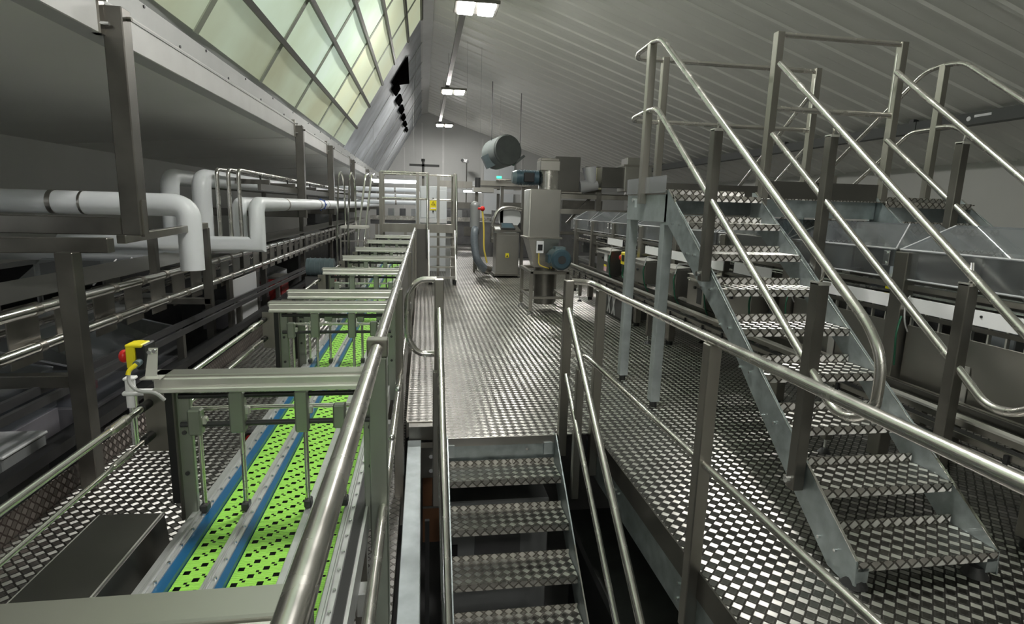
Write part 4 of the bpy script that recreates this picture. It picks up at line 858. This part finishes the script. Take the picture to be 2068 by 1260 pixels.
mo = MB().cyl((1.40, 8.72, 2.05), (1.74, 8.72, 2.05), .11, 22).build('motor', 'motor_blue', t); MB().cyl((1.34, 8.72, 2.05), (1.40, 8.72, 2.05), .085, 20, .11).build('motor_end', 'motor_pale', mo); B(1.50, 1.66, 8.58, 8.62, 1.98, 2.12).build('terminal_box', 'black', mo, bev=.01)
for k in range(7): MB().cyl((1.44+.04*k, 8.72, 2.05), (1.45+.04*k, 8.72, 2.05), .118, 22).build('fin', 'motor_blue', mo)
mo = MB().cyl((2.02, 8.15, .86), (2.02, 8.5, .86), .155, 24).build('motor', 'motor_pale', t); MB().cyl((2.02, 8.11, .86), (2.02, 8.15, .86), .125, 24, .155).build('fan_cowl', 'motor_blue', mo); MB().cyl((2.02, 8.10, .86), (2.02, 8.115, .86), .06, 18).build('cowl_centre', 'dark_plastic', mo); B(1.83, 1.88, 8.2, 8.4, .8, .93).build('terminal_box', 'motor_blue', mo, bev=.01); B(1.95, 2.1, 8.25, 8.42, 1.0, 1.04).build('lifting_block', 'motor_pale', mo)
sw = B(1.70, 1.81, 8.44, 8.48, .93, 1.11).build('switch', 'label_white', t, bev=.004); B(1.72, 1.79, 8.43, 8.44, .97, 1.06).build('switch_knob', 'black', sw)
T([(1.74, 8.45, .93), (1.74, 8.44, .75), (1.9, 8.42, .7)], .01, n=6, fil=.05).build('cable', 'cable_yellow', t); T([(1.93, 8.42, .82), (1.93, 8.4, .7)], .01, n=6).build('cable', 'cable_yellow', t)
for x in (1.62, 2.18):
    for y in (8.36, 9.2): MB().box(x-.025, x+.025, y-.025, y+.025, .06, .66).build('stand_leg', 'steel', t); MB().cyl((x, y, .02), (x, y, .08), .012, 8).build('foot_stem', 'bolt', t); MB().cyl((x, y, 0), (x, y, .02), .05, 14).build('foot', 'bolt', t)
for y in (8.36, 9.2): bx(1.6, 2.2, y-.025, y+.025, .62, .67, 'stand_rail', 'steel'); bx(1.6, 2.2, y-.02, y+.02, .24, .28, 'stand_rail', 'steel')
for x in (1.62, 2.18): bx(x-.025, x+.025, 8.36, 9.2, .62, .67, 'stand_rail', 'steel'); bx(x-.02, x+.02, 8.36, 9.2, .24, .28, 'stand_rail', 'steel')
MB().cyl((1.9, 8.72, .12), (1.9, 8.72, .70), .16, 20).build('discharge_drum', 'steel_dark', t)
# steel cabinet with warning sticker
t = thing('steel_cabinet', 'floor standing stainless cabinet with small yellow warning sticker', 'cabinet', (1.92, 13.1, 0))
B(1.66, 2.19, 12.93, 13.5, .07, 1.02).build('body', 'sheet', t, bev=.006); B(1.68, 2.17, 12.92, 12.93, .12, .97).build('door', 'sheet', t, bev=.004); B(1.62, 2.22, 12.9, 13.5, .04, .08).build('plinth', 'steel_dark', t)
for x in (1.7, 2.15): MB().cyl((x, 13, 0), (x, 13, .05), .03, 10).build('foot', 'rubber', t)
B(1.88, 1.96, 12.912, 12.92, .46, .56).build('sticker', 'yellow', t); MB().prism([(1.895, .48), (1.945, .48), (1.92, .53)], 'y', 12.908, 12.912).build('sticker_symbol', 'black', t)
MB().slab([(1.62, 12.9, 1.05), (2.22, 12.9, 1.05), (2.2, 13.4, 1.16), (1.64, 13.4, 1.16)], .03).build('desk_top', 'sheet', t)
t = thing('keypad_panel', 'dark sloping keypad panel on the steel cabinet', 'panel', (1.95, 13.1, 1.12)); MB().slab([(1.77, 12.95, 1.10), (2.1, 12.95, 1.10), (2.08, 13.3, 1.21), (1.79, 13.3, 1.21)], .03).build('case', 'dark_plastic', t); MB().slab([(1.8, 12.98, 1.135), (2.07, 12.98, 1.135), (2.05, 13.26, 1.225), (1.82, 13.26, 1.225)], .006).build('keys', 'motor_blue', t)
t = thing('paper_sheet', 'white paper lying on the cabinet beside the keypad', 'paper', (1.7, 13.1, 1.1)); MB().slab([(1.64, 12.95, 1.092), (1.76, 12.95, 1.092), (1.76, 13.2, 1.148), (1.64, 13.2, 1.148)], .004).build('sheet', 'label_white', t); B(1.66, 1.74, 12.93, 12.95, 1.09, 1.1).build('clip', 'bolt', t)
# filler behind the cabinet
t = thing('filling_machine', 'tall filling machine frame with curved guard behind the steel cabinet', 'machine', (2.0, 15, 0))
for x in (1.35, 2.0, 2.55): B(x-.04, x+.04, 14.6, 14.68, 0, 2.15).build('post', 'steel_dark', t)
B(1.3, 2.7, 14.5, 15.3, 2.12, 2.24).build('top_beam', 'steel', t); B(1.25, 1.75, 14.3, 14.8, 1.95, 2.06).build('top_box', 'sheet', t); MB().cyl((1.35, 14.4, 2.06), (1.35, 14.4, 2.3), .07, 14).build('cap_tank', 'dark_plastic', t)
T([(1.75, 14.5, .7), (1.75, 14.5, 1.2), (1.9, 14.5, 1.55), (2.2, 14.5, 1.62), (2.5, 14.5, 1.55)], .05, n=10, fil=.2).build('curved_guard', 'tube', t)
MB().cyl((2.2, 14.6, 1.35), (2.2, 14.65, 1.35), .3, 24).build('round_guard', 'panel_white', t); B(1.4, 2.6, 14.9, 15.6, .3, 1.2).build('body', 'dark_machine', t)
T([(1.8, 14.3, 2.25), (2.4, 14.3, 2.28)], .03, n=10).build('top_pipe', 'tube', t)
t = thing('flexible_hose', 'fat grey flexible hose looping down beside the filling machine', 'hose', (1.2, 13.5, .2)); T([(1.25, 13.6, 1.0), (1.2, 13.3, 1.1), (1.18, 13.2, .75), (1.25, 13.1, .35), (1.45, 13.2, .15)], .09, n=14, fil=.2).build('hose', 'hose_grey', t); MB().cyl((1.43, 13.2, .16), (1.55, 13.25, .12), .1, 14).build('cuff', 'steel', t)
t = thing('grey_canister', 'grey rounded canister above the flexible hose', 'canister', (1.2, 13.9, 1.1)); MB().cyl((1.25, 13.9, 1.1), (1.25, 13.9, 1.6), .12, 18).build('tank', 'grey_machine', t); MB().cyl((1.25, 13.9, 0), (1.25, 13.9, 1.1), .03, 10).build('stand', 'steel', t); MB().ball((1.25, 13.9, 1.6), .12, 16, 8).build('dome', 'grey_machine', t)
t = thing('red_valve', 'red valve with yellow hanging cable near the hose', 'valve', (1.38, 13.4, 1.5)); MB().ball((1.38, 13.4, 1.55), .06, 12, 8).build('knob', 'red', t); MB().cyl((1.38, 13.4, 1.55), (1.30, 13.5, 1.55), .03, 10).build('stem', 'red', t); T([(1.38, 13.4, 1.5), (1.42, 13.35, 1.1), (1.42, 13.3, .6), (1.5, 13.3, .3)], .02, n=8, fil=.2).build('cable', 'cable_yellow', t)
# ================================================================== CONVEYOR CROSSOVER IN THE DISTANCE
t = thing('crossover_steps', 'steel step-over with ladder and rails across the conveyor in the distance', 'steps', (0, 12.3, 0))
for k in range(6): B(.15, .67, 11.66+.13*k, 11.84+.13*k, .20*k+.15-.03, .20*k+.15).build('step', 'sheet', t)
for x in (.13, .68): MB().beam((x, 11.62, .08), (x, 12.4, 1.22), .02, .06).build('stringer', 'alu', t)
for x in (.16, .65): MB().cyl((x, 11.7, 0), (x, 11.7, .09), .04, 10).build('foot', 'rubber', t)
B(-.86, .7, 12.3, 13.1, 1.12, 1.18).build('deck', 'steel', t); B(-.86, .7, 12.29, 12.3, 1.02, 1.20).build('deck_edge', 'steel', t)
for x, y in ((-.86, 12.3), (-.1, 12.3), (.11, 12.3), (.67, 12.3), (-.86, 13.1), (.35, 13.1), (.67, 13.1)): B(x-.03, x+.03, y-.03, y+.03, 0 if x > .05 else CZ, 2.25).build('post', 'steel', t)
for z in (2.25, 1.72): T([(-.86, 12.3, z), (.11, 12.3, z)], .021, n=10).build('front_rail', 'tube', t); T([(-.86, 13.1, z), (.67, 13.1, z), (.67, 12.3, z)], .021, n=10, fil=.05).build('back_rail', 'tube', t)
for x in (.10, .70): T([(x, 12.3, 2.25), (x, 12.1, 1.75), (x, 12.0, 1.2), (x, 11.95, .9), (x, 11.95, .5)], .02, n=10, fil=.1).build('grab_rail', 'tube_bright', t)
for x in (-1.0, -1.12): T([(x, 12.4, 2.2), (x, 11.9, 2.15), (x-.05, 11.5, 1.5), (x-.1, 11.2, .9), (x-.1, 11.2, .3)], .021, n=10, fil=.15).build('grab_rail', 'tube_bright', t)
B(-.12, .1, 12.25, 12.28, 0, 1.1).build('side_sheet', 'sheet_dark', t); B(.5, .6, 12.5, 12.6, 0, 1.1).build('inner_leg', 'panel_white', t)
t = thing('step_ladder', 'small step platform with hooped rails at the left of the conveyor', 'steps', (-1.15, 10, CZ))
for k in range(8): B(-1.37, -.94, 10.0+.07*k, 10.035+.07*k, 1.17, 1.21).build('grating_bar', 'alu', t)
for x in (-1.37, -.94):
    for y in (10.0, 10.5): B(x-.012, x+.012, y-.012, y+.012, CZ, 1.18).build('leg', 'tube_bright', t)
for z in (.5, .95): B(-1.37, -.94, 10.0, 10.02, z, z+.02).build('rung', 'tube_bright', t)
for x in (-1.42, -1.24): T([(x, 9.9, CZ), (x, 9.95, 1.1), (x+.04, 10.0, 2.0), (x+.06, 10.15, 2.13), (x+.08, 10.4, 1.95), (x+.08, 10.45, 1.1)], .016, n=8, fil=.12).build('hoop_rail', 'tube_bright', t)
t = thing('control_cabinet', 'white control cabinet with yellow warning sign behind the step-over', 'cabinet', (.25, 14.3, 0)); B(-.06, .58, 14.0, 14.5, 0, 2.04).build('body', 'cabinet_white', t, bev=.008); B(-.04, .30, 13.985, 14.0, 1.3, 2.0).build('door', 'cabinet_white', t, bev=.004); B(.33, .56, 13.985, 14.0, 1.2, 1.95).build('door', 'cabinet_white', t, bev=.004); B(-.06, .58, 13.97, 14.5, 1.18, 1.28).build('ledge', 'panel_white', t)
sg = B(.17, .33, 13.975, 13.985, 1.48, 1.72).build('warning_sign', 'yellow', t); MB().prism([(.20, 1.60), (.30, 1.60), (.25, 1.69)], 'y', 13.97, 13.975).build('warning_triangle', 'black', sg); MB().prism([(.215, 1.608), (.285, 1.608), (.25, 1.672)], 'y', 13.967, 13.97).build('triangle_fill', 'yellow', sg); B(.245, .255, 13.965, 13.967, 1.617, 1.65).build('triangle_bolt', 'black', sg); B(.19, .31, 13.97, 13.975, 1.51, 1.54).build('sign_text', 'label_white', sg)
for z in (1.45, 1.75): B(.235, .265, 13.97, 13.985, z-.02, z+.02).build('sign_clip', 'black', t)
for k, (x0, x1, y, z, l) in enumerate(((-1.55, -.1, 18, 2.32, 'bright fluorescent tube light over the far machines, nearer one'), (-1.7, -.2, 20.5, 2.36, 'bright fluorescent tube light over the far machines, farther one'), (1.15, 1.75, 17, 2.05, 'short bright fluorescent light right of the step-over'), (-4.9, -3.6, 2.6, 1.95, 'assumed, added fluorescent tube light hanging over the sunken machines at far left, beyond the frame'))):  # last fitting is unseen, added to brighten the left soffit, wall and pipes
    t = thing('tube_light', l, 'light', ((x0+x1)/2, y, z)); B(x0, x1, y-.06, y+.06, z, z+.05).build('fitting', 'panel_white', t)
    for dy in (-.035, .035): MB().cyl((x0+.04, y+dy, z-.03), (x1-.04, y+dy, z-.03), .022, 10).build('tube', 'tube_light', t)
    for x in (x0+.1, x1-.1): MB().cyl((x, y, z+.05), (x, y, rz(x) if x > .2 else 2.6+.0716*(x+2.15)+.02 if x < -3 else sk(x)+.03), .003, 6).build('suspension', 'fascia_up', t)
t = thing('far_conveyor', 'dark conveyor bench crossing the hall near the end wall', 'conveyor', (1, 21, 0)); B(-1.8, 2.6, 20.6, 21.4, .9, 1.12).build('bed', 'dark_machine', t); B(-1.8, 2.6, 20.55, 20.6, 1.05, 1.2).build('side_rail', 'tube', t)
for x in (-1.6, -.6, .5, 1.2, 2.2): B(x-.05, x+.05, 20.7, 20.8, 0 if x > -.2 else CZ, .9).build('leg', 'steel', t)
for k in range(9): B(-1.6+.4*k, -1.4+.4*k, 20.7, 21.2, 1.12, 1.45).build('carrier', ('dark_machine', 'grey_machine')[k % 2], t)
for k in range(3):
    t = thing('far_pipe', ['upper', 'middle', 'lower'][k]+' white pipe run below the far fluorescent lights', 'pipe', (-1, 19, 1.6)); T([(-3.5, 19+.3*k, 2.05-.2*k), (-.15, 19+.3*k, 2.05-.2*k), (-.15, 19+.3*k, 1.0)], .07, n=12, fil=.12).build('pipe_run', 'pipe_white', t); MB().cyl((-.9, 19+.3*k, 2.05-.2*k), (-.85, 19+.3*k, 2.05-.2*k), .08, 12).build('band', 'steel', t)
for x, y, h, l in ((3.1, 18, 1.5, 'far grey machine beyond the filling machine'), (4.6, 16, 1.6, 'far dark machine behind the duct frame'), (6.2, 14, 1.5, 'dark machine right of the extract duct'), (-3.4, 21.5, 1.3, 'far dark machine left of the step-over'), (1.5, 24, 1.5, 'dark machine at the far end of the walkway')):
    t = thing('far_machine', l, 'machine', (x, y, 0)); B(x-.7, x+.7, y, y+2.2, 0 if x > -1 else GZ, h).build('body', 'dark_machine', t, bev=.02); B(x-.72, x+.72, y-.02, y+.02, h*.55, h*.6).build('rail', 'steel', t); B(x-.4, x+.1, y-.03, y, h*.65, h*.9).build('panel', 'grey_machine', t); B(x+.2, x+.5, y-.03, y, h*.25, h*.5).build('door', 'steel_dark', t); B(x-.6, x+.6, y+.3, y+.5, h, h+.25).build('top_unit', 'steel_dark', t)
# ---- far wall things
t = thing('roof_fan', 'big grey drum fan hanging from the roof near the end wall', 'fan', (2.8, 20, 3.5))
MB().cyl((2.85, 19.7, 3.50), (2.55, 20.7, 3.42), .52, 32).build('drum', 'fan_grey', t); MB().cyl((2.865, 19.66, 3.505), (2.85, 19.7, 3.50), .48, 32, .52).build('front_cap', 'fan_grey', t); MB().cyl((2.55, 20.7, 3.42), (2.4, 21.1, 3.37), .52, 28, .3).build('rear_cone', 'fan_grey', t)
MB().beam((3.1, 20.0, 3.05), (3.45, 20.0, 3.35), .5, .08).build('outlet_flap', 'fan_grey', t); MB().beam((2.15, 20.2, 3.35), (2.35, 20.2, 2.95), .4, .3).build('motor_box', 'motor_pale', t)
for x in (2.35, 3.35): MB().cyl((x, 20.2, 3.6), (x, 20.2, rz(x)), .012, 6).build('hanging_rod', 'dark_plastic', t)
t = thing('wall_panel', 'large white backing panel on the end wall behind the fan', 'panel', (4, 31.9, 2)); B(3.35, 5.0, 31.86, 31.99, 1.2, 4.6).build('sheet', 'cabinet_white', t); B(3.3, 5.05, 31.84, 31.86, 4.56, 4.62).build('top_trim', 'fascia', t)
t = thing('cctv_camera', 'small security camera on a thin post against the end wall', 'camera', (2.35, 31, 3.6)); MB().cyl((2.1, 30.9, 3.95), (2.35, 30.7, 3.9), .1, 14).build('body', 'label_white', t); MB().cyl((2.06, 30.75, 3.95), (2.1, 30.9, 3.95), .08, 14).build('lens', 'black', t); MB().cyl((2.3, 30.9, 0), (2.3, 30.9, 3.9), .03, 8).build('post', 'steel_dark', t)
t = thing('exit_sign', 'small lit green emergency exit sign above the far machines', 'sign', (3.0, 22, 2.7)); B(2.78, 2.98, 22, 22.04, 2.66, 2.76).build('housing', 'label_white', t); B(2.785, 2.975, 21.99, 22, 2.665, 2.755).build('face', 'exit_green', t); MB().cyl((2.88, 22.02, 2.76), (2.88, 22.02, rz(2.88)), .003, 6).build('rod', 'steel_dark', t)
t = thing('mezzanine_beam', 'grey steel beam with cable tray across the far end of the hall', 'beam', (2, 24.5, 2.5)); B(.7, 5.5, 24.5, 24.7, 2.35, 2.62).build('beam', 'steel', t); B(1.0, 5, 24.45, 24.5, 2.15, 2.3).build('tray', 'panel_white', t)
for x in (.8, 3.2, 5.4): B(x-.06, x+.06, 24.55, 24.65, 0, 2.4).build('post', 'steel_dark', t)
t = thing('beacon_post', 'dark T-shaped beacon bar above the white cabinet', 'beacon', (.2, 16, 2.2)); B(-.35, .45, 16, 16.06, 2.62, 2.68).build('bar', 'dark_plastic', t); B(-.02, .05, 16, 16.06, 2.3, 2.75).build('stem', 'dark_plastic', t); MB().cyl((.015, 16.03, 2.75), (.015, 16.03, 2.82), .05, 10).build('head', 'black', t)
B(-.02, .05, 16, 16.06, 0, 2.3).build('pole', 'steel_dark', t)
